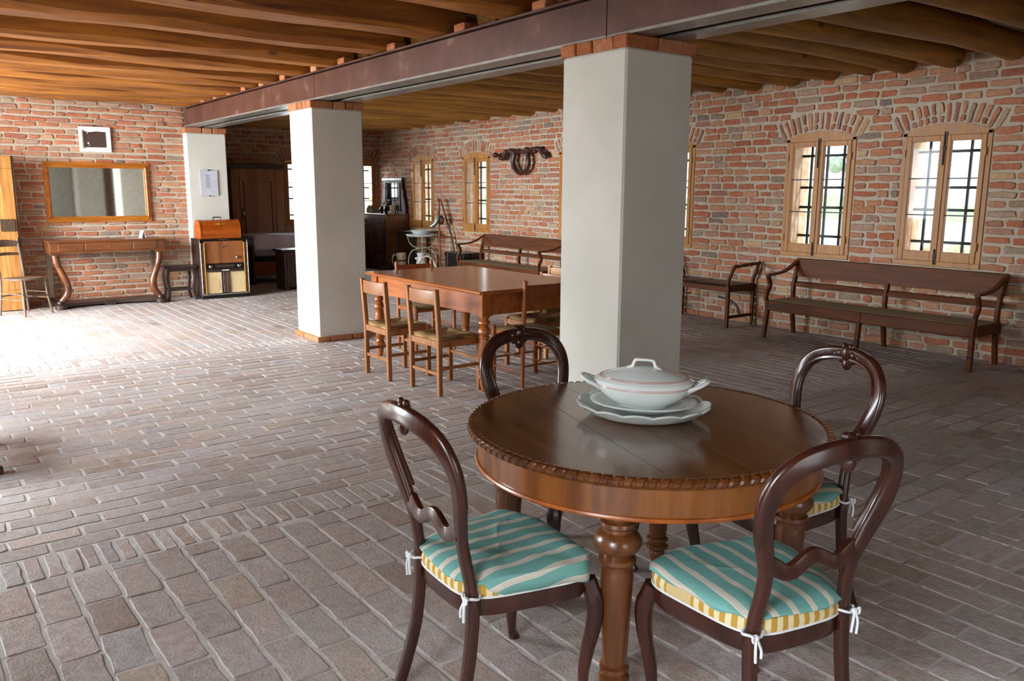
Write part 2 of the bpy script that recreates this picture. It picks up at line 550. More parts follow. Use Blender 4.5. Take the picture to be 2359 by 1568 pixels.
# ------------------------------------------------------------------ layout constants (metres; X towards the window wall, Y away, Z up)
XW = 8.10      # window wall
YM = 12.60     # wall with the mirror
YB = 15.55     # wall behind the wardrobe
XL = -1.0      # courtyard wall
YN = -3.0      # end wall behind the camera
PX0, PX1 = 3.394, 3.95
ZC = 3.08      # ceiling boards
CAMP = Vector((0, 0, 1.55))
def on_screen_area(c, w, h):
    """how large a piece shows: used only to choose which bricks become single objects"""
    d = Vector(c) - CAMP
    k = d.dot(_f)
    if k < .3: return 0
    x, y = d.dot(_r) / k, d.dot(_u) / k
    if abs(x) > .64 or abs(y) > .43: return 0
    return w * h / (k * k)

# ------------------------------------------------------------------ bricks
def brick_shape(rg, L, H, D, jit=.0078, dome=.003):
    """one brick face: outline ring in the joint, a proud rounded front; local x length, z height, y outward from wall is +, front at -D"""
    hx, hz = L / 2, H / 2
    cx, cz = min(.011, hx * .4), min(.010, hz * .45)
    base = [(-hx + cx, -hz), (0, -hz), (hx - cx, -hz), (hx, -hz + cz), (hx, hz - cz), (hx - cx, hz), (0, hz), (-hx + cx, hz), (-hx, hz - cz), (-hx, -hz + cz)]
    o = [(x + rg.uniform(-jit, jit), z + rg.uniform(-jit, jit)) for x, z in base]
    d = D + rg.uniform(-.003, .004)
    tl = rg.uniform(-.003, .003)
    r0 = [(x, .012, z) for x, z in o]
    r1 = [(x * .995, -d * .45, z * .985) for x, z in o]
    r2 = [(x * (1 - .012 / hx * .7), -d - tl * x / hx, z * (1 - .009 / hz * .6)) for x, z in o]
    vs = r0 + r1 + r2 + [(0, -d - dome, 0)]
    n = len(o)
    fs = []
    for i in range(2):
        for j in range(n):
            k = (j + 1) % n
            fs.append((i * n + j, i * n + k, (i + 1) * n + k, (i + 1) * n + j))
    for j in range(n):
        fs.append((2 * n + j, 2 * n + (j + 1) % n, 3 * n))
    return vs, fs

def fill(rg, a, b, sizes, gap):
    """brick spans covering [a,b]"""
    out = []
    x = a
    while b - x > .05:
        L = rg.choice(sizes) * rg.uniform(.9, 1.08)
        if b - x - L - gap < .07:
            L = b - x
            if L > .3:
                out.append((x, x + L / 2 - gap / 2)); out.append((x + L / 2 + gap / 2, b)); break
            out.append((x, b)); break
        out.append((x, x + L))
        x += L + gap
    return out

def brickwork(wall, rects, mat, seed, keep=300, D=.012):
    """rects: (centre u, centre z, length, height, tilt) in the wall's local frame; the largest on screen are single objects, the rest one joined part"""
    rg = random.Random(seed)
    mw = Matrix.Translation(wall.location) @ Matrix.Rotation(wall.rotation_euler.z, 4, 'Z')
    sc = sorted(range(len(rects)), key=lambda i: -on_screen_area(mw @ Vector((rects[i][0], 0, rects[i][1])), rects[i][2], rects[i][3]))
    big = set(i for i in sc[:keep] if on_screen_area(mw @ Vector((rects[i][0], 0, rects[i][1])), rects[i][2], rects[i][3]) > 0)
    protos = {}
    rest = MB()
    for i, (u, z, L, H, tilt) in enumerate(rects):
        if i in big:
            key = ('s' if L < .17 else 'l', rg.randrange(9))
            if key not in protos:
                nom = .12 if key[0] == 's' else .25
                mb = MB(); mb.add(*brick_shape(rg, nom, .06, D))
                protos[key] = (mb.mesh('brick', mat), nom)
            me, nom = protos[key]
            o = bpy.data.objects.new('brick', me)
            COL.objects.link(o)
            o.parent = wall
            o.location = (u, 0, z)
            o.rotation_euler = (0, tilt + rg.uniform(-.012, .012), 0)
            o.scale = (L / nom, 1, H / .06)
        else:
            vs, fs = brick_shape(rg, L, H, D)
            c, s = math.cos(tilt), math.sin(tilt)
            rest.add([(u + x * c + q * s, y, z - x * s + q * c) for x, y, q in vs], fs)
    if rest.v:
        o = rest.build('brick_mass', mat, wall)
        o['kind'] = 'stuff'

WIN_W, WIN_B, WIN_S, WIN_T = .84, .84, 2.12, 2.20
ARC_R = (.42 ** 2 + .08 ** 2) / (2 * .08)
ARC_C = WIN_T - ARC_R
def arc_z(x, r=ARC_R):
    return ARC_C + math.sqrt(max(0, r * r - x * x))

def wall_body(name, loc, rz, u0, u1, wins, label, top=ZC, thick=.42, mat='mortar'):
    """masonry with arched window openings; local y=0 is the inner face"""
    mb = MB()
    wins = sorted(wins)
    x = u0
    for c in wins:
        mb.box(x, c - WIN_W / 2, 0, thick, 0, top)
        mb.box(c - WIN_W / 2, c + WIN_W / 2, 0, thick, 0, WIN_B)
        arc = [(c - WIN_W / 2 + WIN_W * i / 12, arc_z(-WIN_W / 2 + WIN_W * i / 12)) for i in range(13)]
        for i in range(12):
            (xa, za), (xb, zb) = arc[i], arc[i + 1]
            mb.prism([(xa, za), (xb, zb), (xb, top), (xa, top)], 0, thick, 'y')
        x = c + WIN_W / 2
    mb.box(x, u1, 0, thick, 0, top)
    o = mb.build(name, mat, None, False)
    o.location = loc
    o.rotation_euler = (0, 0, rz)
    o['kind'] = 'structure'
    o['label'] = label
    return o

def wall_rects(seed, u0, u1, wins, pitch, top, sizes, H=.060, gap=.024):
    rg = random.Random(seed)
    rects = []
    z = .035
    row = 0
    while z + H / 2 < top:
        blocked = []
        for c in wins:
            if WIN_B - .02 < z < WIN_S + .03:
                blocked.append((c - WIN_W / 2 - .012, c + WIN_W / 2 + .012))
            elif z >= WIN_S + .03:
                ro = ARC_R + .215
                if z < ARC_C + ro:
                    hw = math.sqrt(max(0, ro * ro - (z - ARC_C) ** 2))
                    hw = min(hw, .52 + (z - WIN_S) * .25)
                    blocked.append((c - hw - .01, c + hw + .01))
        blocked.sort()
        x = u0 - rg.uniform(0, .2)
        spans = []
        for a, b in blocked:
            if a > x: spans.append((x, a))
            x = max(x, b)
        spans.append((x, u1))
        wav = rg.uniform(0, 6)
        for a, b in spans:
            for p, q in fill(rg, max(a, u0), min(b, u1), sizes, gap):
                h = H * rg.uniform(.86, 1.08)
                zz = z + .006 * math.sin(p * 1.7 + wav) + rg.uniform(-.003, .003)
                rects.append(((p + q) / 2, zz, q - p, h, .006 * math.cos(p * 1.7 + wav)))
        z += pitch
        row += 1
    # fans of bricks standing over the windows
    for c in wins:
        n = 15
        half = math.asin(.44 / ARC_R) * 1.06
        for i in range(n):
            t = -half + 2 * half * (i + .5) / n
            split = rg.random() < .3
            L = .185
            r0 = ARC_R + .012
            ang = t * 1.25
            for (ra, rb) in (((r0, r0 + .06), (r0 + .075, r0 + L)) if split else ((r0, r0 + L * rg.uniform(.92, 1.05)),)):
                rm = (ra + rb) / 2
                cu = c + r0 * math.sin(t) + (rm - r0) * math.sin(ang)
                cz = ARC_C + r0 * math.cos(t) + (rm - r0) * math.cos(ang)
                rects.append((cu, cz, rb - ra, .043, -(math.pi / 2 - ang) if False else (ang - math.pi / 2)))
        # bricks on end under the sill
        for i in range(10):
            pass
    return rects

# window wall
WY = [3.975, 5.315, 7.48, 9.28, 11.94, 13.75]
wall_r = wall_body('wall_right', (XW, 0, 0), R(-90), -YB, 3.4, [-y for y in WY], 'brick wall with a row of arched windows along the room')
brickwork(wall_r, wall_rects(3, -YB, 1.0, [-y for y in WY], .083, 2.9, (.24, .25, .21, .12, .16, .26), .062, .026), 'wall_brick', 11, 300)
# wall with the mirror
wall_m = wall_body('wall_mirror_side', (0, YM, 0), 0, XL, 3.50, [], 'brick wall carrying the long mirror')
brickwork(wall_m, wall_rects(5, XL, 3.46, [], .0755, 2.72, (.25, .26, .24, .13, .25), .054, .022), 'wall_brick', 13, 300)
# wall behind the wardrobe
WBX = [6.49, 7.62]
wall_b = wall_body('wall_back', (0, YB, 0), 0, PX0, XW + .4, WBX, 'shaded brick wall behind the wardrobe')
brickwork(wall_b, wall_rects(8, PX0 + .2, XW, WBX, .083, 2.9, (.24, .22, .13, .25)), 'wall_brick', 17, 200)
# short wall closing the recess behind the pilaster
o = B(PX0 - .12, PX0 + .2, YM + .40, YB, 0, ZC).build('wall_recess_side', 'brickwork', None, False); o['kind'] = 'structure'

# courtyard wall and end wall, with the openings the daylight comes through
mb = MB()
ops = [(-.45, 1.25), (4.75, 6.45), (8.3, 11.5)]
y = YN - .4
for a, b in ops:
    mb.box(-.42, 0, y, a, 0, ZC)
    mb.box(-.42, 0, a, b, 2.45, ZC)
    y = b
mb.box(-.42, 0, y, YM + .4, 0, ZC)
o = mb.build('wall_left', 'brickwork', None, False); o.location = (XL, 0, 0); o['kind'] = 'structure'
mb = MB()
x = XL - .4
for a, b, z0 in ((0.0, 2.4, 0),):  # unseen end doorway, added to let the fill light in
    mb.box(x, a, -.4, 0, 0, ZC)
    mb.box(a, b, -.4, 0, 2.45, ZC)
    if z0: mb.box(a, b, -.4, 0, 0, z0)
    x = b
mb.box(x, XW + .4, -.4, 0, 0, ZC)
o = mb.build('wall_front', 'brickwork', None, False); o.location = (0, YN, 0); o['kind'] = 'structure'

# ------------------------------------------------------------------ floor
floor = B(XL - .4, XW + .1, YN - .4, YB + .1, -.2, -.0038).build('floor', 'floor_mortar', None, False)
floor['kind'] = 'structure'
floor['label'] = 'brick floor laid in panels with bricks on edge between them'
def floor_rects():
    rg = random.Random(21)
    out = []          # cx, cy, length, width, angle
    S0, S1 = 3.60, 3.86      # cross strip in line with the near pillar
    T0, T1 = 8.00, 8.25
    C0, C1 = 3.56, 3.84      # lengthwise strip under the steel beam
    def panel(x0, x1, y0, y1, along, L, W, g):
        if along == 'x':
            y = y0 + g / 2; row = 0
            while y + W * .5 < y1:
                w = min(W * rg.uniform(.95, 1.05), y1 - y - g / 2)
                x = x0 - (L * .5 if row % 2 else 0) - rg.uniform(0, .06)
                while x < x1:
                    l = L * rg.uniform(.93, 1.05)
                    a, b = max(x, x0 + g / 2), min(x + l, x1 - g / 2)
                    if b - a > .05: out.append(((a + b) / 2, y + w / 2, b - a, w, 0))
                    x += l + g * .75
                y += w + g; row += 1
        else:
            x = x0 + g / 2; row = 0
            while x + W * .5 < x1:
                w = min(W * rg.uniform(.95, 1.05), x1 - x - g / 2)
                y = y0 - (L * .5 if row % 2 else 0) - rg.uniform(0, .06)
                while y < y1:
                    l = L * rg.uniform(.93, 1.05)
                    a, b = max(y, y0 + g / 2), min(y + l, y1 - g / 2)
                    if b - a > .05: out.append((x + w / 2, (a + b) / 2, b - a, w, math.pi / 2))
                    x2 = 0
                    y += l + g * .75
                x += w + g; row += 1
    G = .014
    panel(XL, C0, -1.2, S0, 'y', .275, .127, .016)
    panel(XL, C0, S1, T0, 'x', .275, .108, .018)
    panel(XL, C0, T1, YM, 'y', .275, .127, .014)
    panel(C1, XW, -1.2, S0, 'x', .275, .125, .013)
    panel(C1, XW, S1, T0, 'y', .275, .105, .015)
    panel(C1, XW, T1, YB, 'x', .275, .125, .013)
    panel(C0, C1, T1, YB, 'x', .275, .07, .014)
    def edge_strip(x0, x1, y0, y1, along):
        """bricks on edge side by side"""
        p = x0 if along == 'x' else y0
        e = x1 if along == 'x' else y1
        while p < e - .05:
            w = rg.uniform(.05, .068); g = rg.uniform(.012, .022)
            if along == 'x': out.append((p + w / 2, (y0 + y1) / 2 + rg.uniform(-.006, .006), y1 - y0 - .02, w, math.pi / 2))
            else: out.append(((x0 + x1) / 2 + rg.uniform(-.006, .006), p + w / 2, x1 - x0 - .02, w, 0))
            p += w + g
    edge_strip(XL, C0, S0, S1, 'x'); edge_strip(C1, XW, S0, S1, 'x')
    edge_strip(XL, C0, T0, T1, 'x'); edge_strip(C1, XW, T0, T1, 'x')
    edge_strip(C0, C1, -1.2, S0, 'y'); edge_strip(C0, C1, S1, T0, 'y')
    return out
def paver(rg, L, W, jit=.0048):
    hx, hy = L / 2, W / 2
    c = min(.006, hy * .3)
    base = [(-hx + c, -hy), (-hx * .3, -hy), (hx * .35, -hy), (hx - c, -hy), (hx, -hy + c), (hx, hy - c), (hx - c, hy), (hx * .3, hy), (-hx * .35, hy), (-hx + c, hy), (-hx, hy - c), (-hx, -hy + c)]
    o = [(x + rg.uniform(-jit, jit), y + rg.uniform(-jit, jit)) for x, y in base]
    n = len(o)
    h = rg.uniform(-.0018, .0006); tx = rg.uniform(-.0012, .0012); ty = rg.uniform(-.001, .001)
    r0 = [(x, y, -.03) for x, y in o]
    r1 = [(x, y, h - .0020 + tx * x / hx) for x, y in o]
    r2 = [(x * (1 - .0038 / hx), y * (1 - .0036 / hy), h + tx * x / hx + ty * y / hy) for x, y in o]
    fs = []
    for i in range(2):
        for j in range(n):
            k = (j + 1) % n
            fs.append((i * n + j, i * n + k, (i + 1) * n + k, (i + 1) * n + j))
    fs.append(tuple(2 * n + j for j in range(n)))
    return r0 + r1 + r2, fs
def lay_floor():
    rects = [r for r in floor_rects()]
    rg = random.Random(4)
    def inpil(x, y):
        return PX0 < x < PX1 and any(a < y < a + .556 for a in (3.494, 7.898))
    rects = [r for r in rects if not inpil(r[0], r[1])]
    sc = sorted(range(len(rects)), key=lambda i: -on_screen_area((rects[i][0], rects[i][1], 0), rects[i][2], rects[i][3] * 1.2 / (1 + .3 * abs(rects[i][1]))))
    big = set(sc[:300])
    protos = {}
    rest = MB()
    for i, (x, y, L, W, a) in enumerate(rects):
        if i in big:
            cl = 'n' if W < .085 else 'w'
            key = (cl, rg.randrange(10))
            if key not in protos:
                nom = (.25, .06) if cl == 'n' else (.27, .12)
                mb = MB(); mb.add(*paver(rg, *nom))
                protos[key] = (mb.mesh('floor_brick', 'floor_brick', False), nom)
            me, nom = protos[key]
            o = bpy.data.objects.new('floor_brick', me)
            COL.objects.link(o); o.parent = floor
            o.location = (x, y, rg.uniform(-.0008, .0))
            o.rotation_euler = (0, 0, a + (math.pi if rg.random() < .5 else 0) + rg.uniform(-.01, .01))
            o.scale = (L / nom[0], W / nom[1], 1)
        else:
            vs, fs = paver(rg, L, W)
            c, s = math.cos(a), math.sin(a)
            rest.add([(x + p * c - q * s, y + p * s + q * c, r) for p, q, r in vs], fs)
    o = rest.build('floor_brick_mass', 'floor_brick', floor, False)
    o['kind'] = 'stuff'
lay_floor()

# ------------------------------------------------------------------ ceiling, joists, steel beam, pillars
c = B(XL - .4, XW + .4, YN - .4, YB + .4, ZC, ZC + .12).build('ceiling', 'ceil_board', None, False)
c['kind'] = 'structure'
def joist(y0, w, h, x0, x1, seed, z0):
    """hewn squared timber with waney edges"""
    rg = random.Random(seed)
    rings = []
    n = 22
    ph = [rg.uniform(0, 6.3) for _ in range(8)]
    for i in range(n + 1):
        t = i / n
        x = x0 + (x1 - x0) * t
        d = [.012 * math.sin(t * (5 + k) * 1.9 + ph[k]) + rg.uniform(-.003, .003) for k in range(8)]
        ch = .035 + .015 * math.sin(t * 4 + ph[3])
        sec = [(y0 + ch + d[0], z0 + d[1] * .7), (y0 + w - ch + d[2], z0 + d[3] * .7), (y0 + w + d[2], z0 + ch + d[4]), (y0 + w + d[5], z0 + h),
               (y0 + d[6], z0 + h), (y0 + d[0], z0 + ch + d[7])]
        rings.append([(x, a, b) for a, b in sec])
    return MB().loft(rings)
JY = [1.2, 2.05, 2.85, 3.65, 4.52, 5.47, 6.42, 7.38, 8.15, 8.90, 9.50, 10.05, 10.60, 11.12, 11.64, 12.12]
for i, y in enumerate(reversed(JY)):
    w = .275 + .03 * math.sin(i * 2.1)
    o = joist(y, w, ZC - 2.695, XL, 3.62, i, 2.695).build('timber_joist', 'joist')
    tag(o, 'squared orange timber joist under the ceiling, %s counted from the mirror wall' % ORD[i], 'joist', 'squared joists above the mirror side')
def log(y, r, x0, x1, seed):
    rg = random.Random(seed)
    n = 20
    ph = [rg.uniform(0, 6.3) for _ in range(4)]
    pts, rs = [], []
    for i in range(n + 1):
        t = i / n
        pts.append((x0 + (x1 - x0) * t, y + .02 * math.sin(t * 5 + ph[0]), 2.70 + r + .012 * math.sin(t * 6 + ph[1])))
        rs.append(r * (1 + .05 * math.sin(t * 9 + ph[2]) + rg.uniform(-.015, .015)))
    return MB().tube(pts, rs, 16)
LY = [1.25, 2.0, 2.75, 3.45, 4.0, 4.42, 4.84, 5.24, 5.72, 6.22, 6.72, 7.22, 7.75, 8.25, 8.78, 9.30, 9.82, 10.40, 10.98, 11.60, 12.20, 12.70, 13.15, 13.68, 14.22, 14.75, 15.22]
for i, y in enumerate(reversed(LY)):
    o = log(y, (.112 + .012 * math.sin(i * 1.7)), 3.64, XW - .001, 50 + i).build('log_joist', 'log')
    tag(o, 'round brown log joist above the window side, %s counted from the back wall' % ORD[i], 'joist', 'log joists above the window side')

def beam_segment(y0, y1, label, patches=0):
    e = empty('steel_beam', ((3.44 + 3.86) / 2, y0, 2.425), 0, label, 'beam', 'steel beam segments')
    L = y1 - y0
    for s, nm in ((-1, 'i_beam'), (1, 'i_beam')):
        c0 = s * .137
        mb = MB()
        mb.box(c0 - .012, c0 + .012, .004, L - .004, .016, .249)
        mb.box(c0 - .085, c0 + .085, .004, L - .004, .249, .265)
        mb.build('beam_web_and_top_flange', 'steel', e, False)
        B(c0 - .085, c0 + .085, .004, L - .004, 0, .016).build('bottom_flange', 'steel_grey', e, False)
    # outer boxing plate of the visible side
    B(-.222, -.214, .004, L - .004, .016, .232).build('side_plate', 'steel', e, False)
    B(-.012, .012, .01, L - .01, .02, .05).build('red_strip', 'red_paint', e, False)
    return e
segs = [(-3.0, 3.70, 'brown steel beam segment running from the near pillar towards the viewer'),
        (3.70, 7.87, 'brown steel beam segment between the two white pillars'),
        (7.87, 12.45, 'brown steel beam segment between the farther pillar and the mirror wall')]
gaps = [4.35, 5.28, 6.32, 7.28, 7.90, 8.72, 9.35, 9.95, 10.47, 11.02, 11.55]
for y0, y1, lb in segs:
    e = beam_segment(y0, y1, lb)
    for g in gaps:
        if y0 < g < y1:
            mb = MB(); mb.box(-.215, -.10, -.07, .07, 0, .055, .006)
            o = mb.build('infill_brick', 'cap_brick', e)
            o.location = (0, g - y0, .266)

def pillar(y0, h, label, depth=.556, x0=PX0, x1=PX1, plinth=True):
    e = empty('pillar', ((x0 + x1) / 2, y0 + depth / 2, 0), 0, label, 'pillar', 'white plastered pillars')
    hw, hd = (x1 - x0) / 2, depth / 2
    mb = MB()
    mb.box(-hw, hw, -hd, hd, 0, h, .012)
    mb.build('plaster_shaft', 'plaster', e)
    def course(z, H, out, name):
        rg = random.Random(int(y0 * 100) + int(z * 10))
        for side in range(4):
            ln = (hw if side % 2 == 0 else hd) + out
            off = (hd if side % 2 == 0 else hw) + out
            spans = fill(rg, -ln, ln - .115, (.25, .13), .012)
            for a, b in spans:
                mb = MB(); mb.box(a, b, -.113, 0, 0, H * rg.uniform(.93, 1.0), .007)
                o = mb.build(name, 'cap_brick', e)
                ang = side * math.pi / 2
                o.rotation_euler = (0, 0, ang)
                o.location = (math.sin(ang) * 1.0 * (off) if side in (1, 3) else 0, -math.cos(ang) * off if side in (0, 2) else 0, z)
                # the course lies against the shaft: push so that its outer face is at off
                v = Vector((0, .113, 0)); v.rotate(Matrix.Rotation(ang, 3, 'Z'))
                o.location = Vector((math.sin(ang) * off, -math.cos(ang) * off, z)) + v
    course(h, 2.424 - h, .012, 'cap_brick')
    if plinth:
        course(0, .055, .03, 'plinth_brick')
    return e
pillar(3.494, 2.350, 'white plastered pillar nearest the round table')
pillar(7.898, 2.350, 'white plastered pillar farther off beside the long dining table')
pillar(-.91, 2.350, 'white plastered pillar behind the viewer')
pillar(12.42, 2.345, 'white plastered pilaster at the end of the mirror wall', depth=.35, x0=3.44, x1=4.0)

# ------------------------------------------------------------------ windows
def window(n, loc, rz, label):
    w = empty('window_%d' % n, loc, rz)
    w['kind'] = 'structure'
    w['label'] = label
    hw = WIN_W / 2
    y0, y1 = -.012, .055
    # fixed frame with an arched head
    mb = MB()
    ft = .045
    mb.box(-hw, -hw + ft, y0, y1, WIN_B, WIN_S, .004)
    mb.box(hw - ft, hw, y0, y1, WIN_B, WIN_S, .004)
    mb.box(-hw, hw, y0 - .004, y1, WIN_B, WIN_B + .05, .005)
    mb.build('frame', 'frame_wood', w)
    arc = [(-hw + WIN_W * i / 14, arc_z(-hw + WIN_W * i / 14)) for i in range(15)]
    mb = MB(); mb.prism([(hw, WIN_S - .03), (-hw, WIN_S - .03)] + arc, y0, y1, 'y')
    mb.build('arched_head', 'frame_wood', w)
    zb, zt = WIN_B + .05, WIN_S - .032
    for s in (-1, 1):
        xa, xb = (s * .004, s * (hw - ft - .002))
        x0_, x1_ = min(xa, xb), max(xa, xb)
        st = .048
        mb = MB()
        mb.box(x0_, x0_ + st, -.02, .03, zb, zt, .004)
        mb.box(x1_ - st, x1_, -.02, .03, zb, zt, .004)
        mb.box(x0_ + st, x1_ - st, -.018, .03, zb, zb + .095, .004)
        mb.box(x0_ + st, x1_ - st, -.018, .03, zt - .055, zt, .004)
        sash = mb.build('casement', 'frame_wood', w)
        ga, gb = zb + .095, zt - .055
        for k in range(3):
            za, zc = ga + (gb - ga) * k / 3, ga + (gb - ga) * (k + 1) / 3
            B(x0_ + st, x1_ - st, .004, .008, za + .004, zc - .004).build('glass_pane', 'glass', sash, False)
            if k:
                B(x0_ + st, x1_ - st, -.004, .016, za - .006, za + .006).build('glazing_bar', 'iron', sash, False)
        for hz in (zb + .12, zt - .2):
            mb = MB(); mb.tube([(s * (hw - ft + .004), -.026, hz), (s * (hw - ft + .004), -.026, hz + .075)], .007, 8)
            mb.build('hinge', 'brass', sash)
    mb = MB(); mb.box(-.016, .016, -.03, -.018, zb, zt, .003)
    mb.build('meeting_bead', 'frame_wood', w)
    for za, zc in ((WIN_B + .02, WIN_B + .17), (zt - .28, zt + .03)):
        mb = MB(); mb.tube([(0, -.034, za), (0, -.034, zc)], .008, 8); mb.box(-.012, .012, -.04, -.028, (za + zc) / 2 - .02, (za + zc) / 2 + .02)
        mb.build('bolt_rod', 'iron', w)
    for s in (-1, 1):
        B(s * hw - (.012 if s > 0 else 0), s * hw + (.012 if s < 0 else 0), .056, .42, WIN_B, WIN_S - .004).build('reveal_lining', 'reveal', w, False)
    # iron grille at the outer face
    for k in range(4):
        x = -.30 + .2 * k
        mb = MB(); mb.box(x - .011, x + .011, .30, .322, WIN_B - .005, arc_z(x) - .002)
        mb.build('grille_bar', 'iron', w, False)
    for z in (1.06, 1.38, 1.60, 1.95):
        mb = MB(); mb.box(-hw, hw, .285, .305, z - .014, z + .014)
        mb.build('grille_bar', 'iron', w, False)
    return w
WL = ['arched window behind the right end of the near bench, rightmost of the row', 'arched window above the left end of the near bench',
      'arched window half hidden by the near pillar on its right', 'arched window half hidden by the near pillar on its left',
      'arched window beside the wall-hung horse harness', 'arched window above the round washstand']
for i, y in enumerate(WY):
    window(i + 1, (XW, y, 0), R(-90), WL[i])
window(7, (WBX[1], YB, 0), 0, 'shaded arched window in the corner beyond the chest of drawers')
window(8, (WBX[0], YB, 0), 0, 'arched window beside the wardrobe, mostly hidden by the pillar')

# ------------------------------------------------------------------ outside
o = B(XW + .42, XW + 90, -60, 100, -.3, -.12).build('ground_outside', 'gravel', None, False); o['kind'] = 'structure'
o = B(XL - 30, XW + 60, YB + .42, YB + 60, -.32, -.14).build('ground_behind', 'gravel', None, False); o['kind'] = 'structure'
o = B(XL - 30, XL - .42, -40, YB + .42, -.32, -.14).build('ground_courtyard', 'gravel', None, False); o['kind'] = 'structure'
def lawn(name, x0, x1, y0, y1, z, seed):
    rg = random.Random(seed)
    mb = MB()
    nx, ny = 8, 60
    vs = [(x0 + (x1 - x0) * i / nx, y0 + (y1 - y0) * j / ny, z + (1.1 * math.sin(math.pi * i / nx) * (1 + .4 * math.sin(j * .7)) + rg.uniform(0, .05) if 0 < i < nx else 0)) for j in range(ny + 1) for i in range(nx + 1)]
    fs = [(j * (nx + 1) + i, j * (nx + 1) + i + 1, (j + 1) * (nx + 1) + i + 1, (j + 1) * (nx + 1) + i) for j in range(ny) for i in range(nx)]
    mb.add(vs, fs)
    o = mb.build(name, 'grass')
    tag(o, 'low green grass bank seen through the windows', 'grass', kind='stuff')
lawn('grass_bank', 48, 62, -40, 80, -.13, 2)
rg = random.Random(9)
for i, (x, y, r, lb_) in enumerate(((23.6, 12.6, .34, 'largest cream rock lying outside, in the lower panes of the rightmost window'),
                                    (23.0, 11.5, .26, 'small cream rock lying outside, beside the largest one'),
                                    (22.2, 10.3, .30, 'cream rock lying outside at the end of the row nearest the viewer'),
                                    (25.2, 13.9, .28, 'cream rock lying outside at the far end of the row'))):
    mb = MB(); mb.ball((0, 0, 0), r, 9, 1.2, 1, .75)
    mb.v = [(a * rg.uniform(.88, 1.1), b * rg.uniform(.88, 1.1), c * rg.uniform(.9, 1.1)) for a, b, c in mb.v]
    o = mb.build('garden_rock', 'pebble', None, False)
    o.location = (x, y, -.12 + r * .72)
    tag(o, lb_, 'rock', 'cream rocks outside the windows')
for i, (x, y, h) in enumerate(((64, 24, 7.5), (66, 40, 8), (68, 12, 7))):
    e = empty('distant_tree', (x, y, -.12), 0, 'hazy bare tree far outside, %s from the grass bank end' % ORD[i], 'tree', 'hazy trees far outside')
    mb = MB(); mb.tube([(0, 0, 0), (.1, 0, h * .35), (0, .1, h * .6)], [.16, .12, .06], 8); mb.build('trunk', 'leaf', e)
    mb = MB()
    for k in range(14):
        mb.ball((rg.uniform(-1.1, 1.1), rg.uniform(-1.1, 1.1), h * rg.uniform(.45, .95)), rg.uniform(.4, .75), 7)
    mb.build('crown', 'leaf', e)

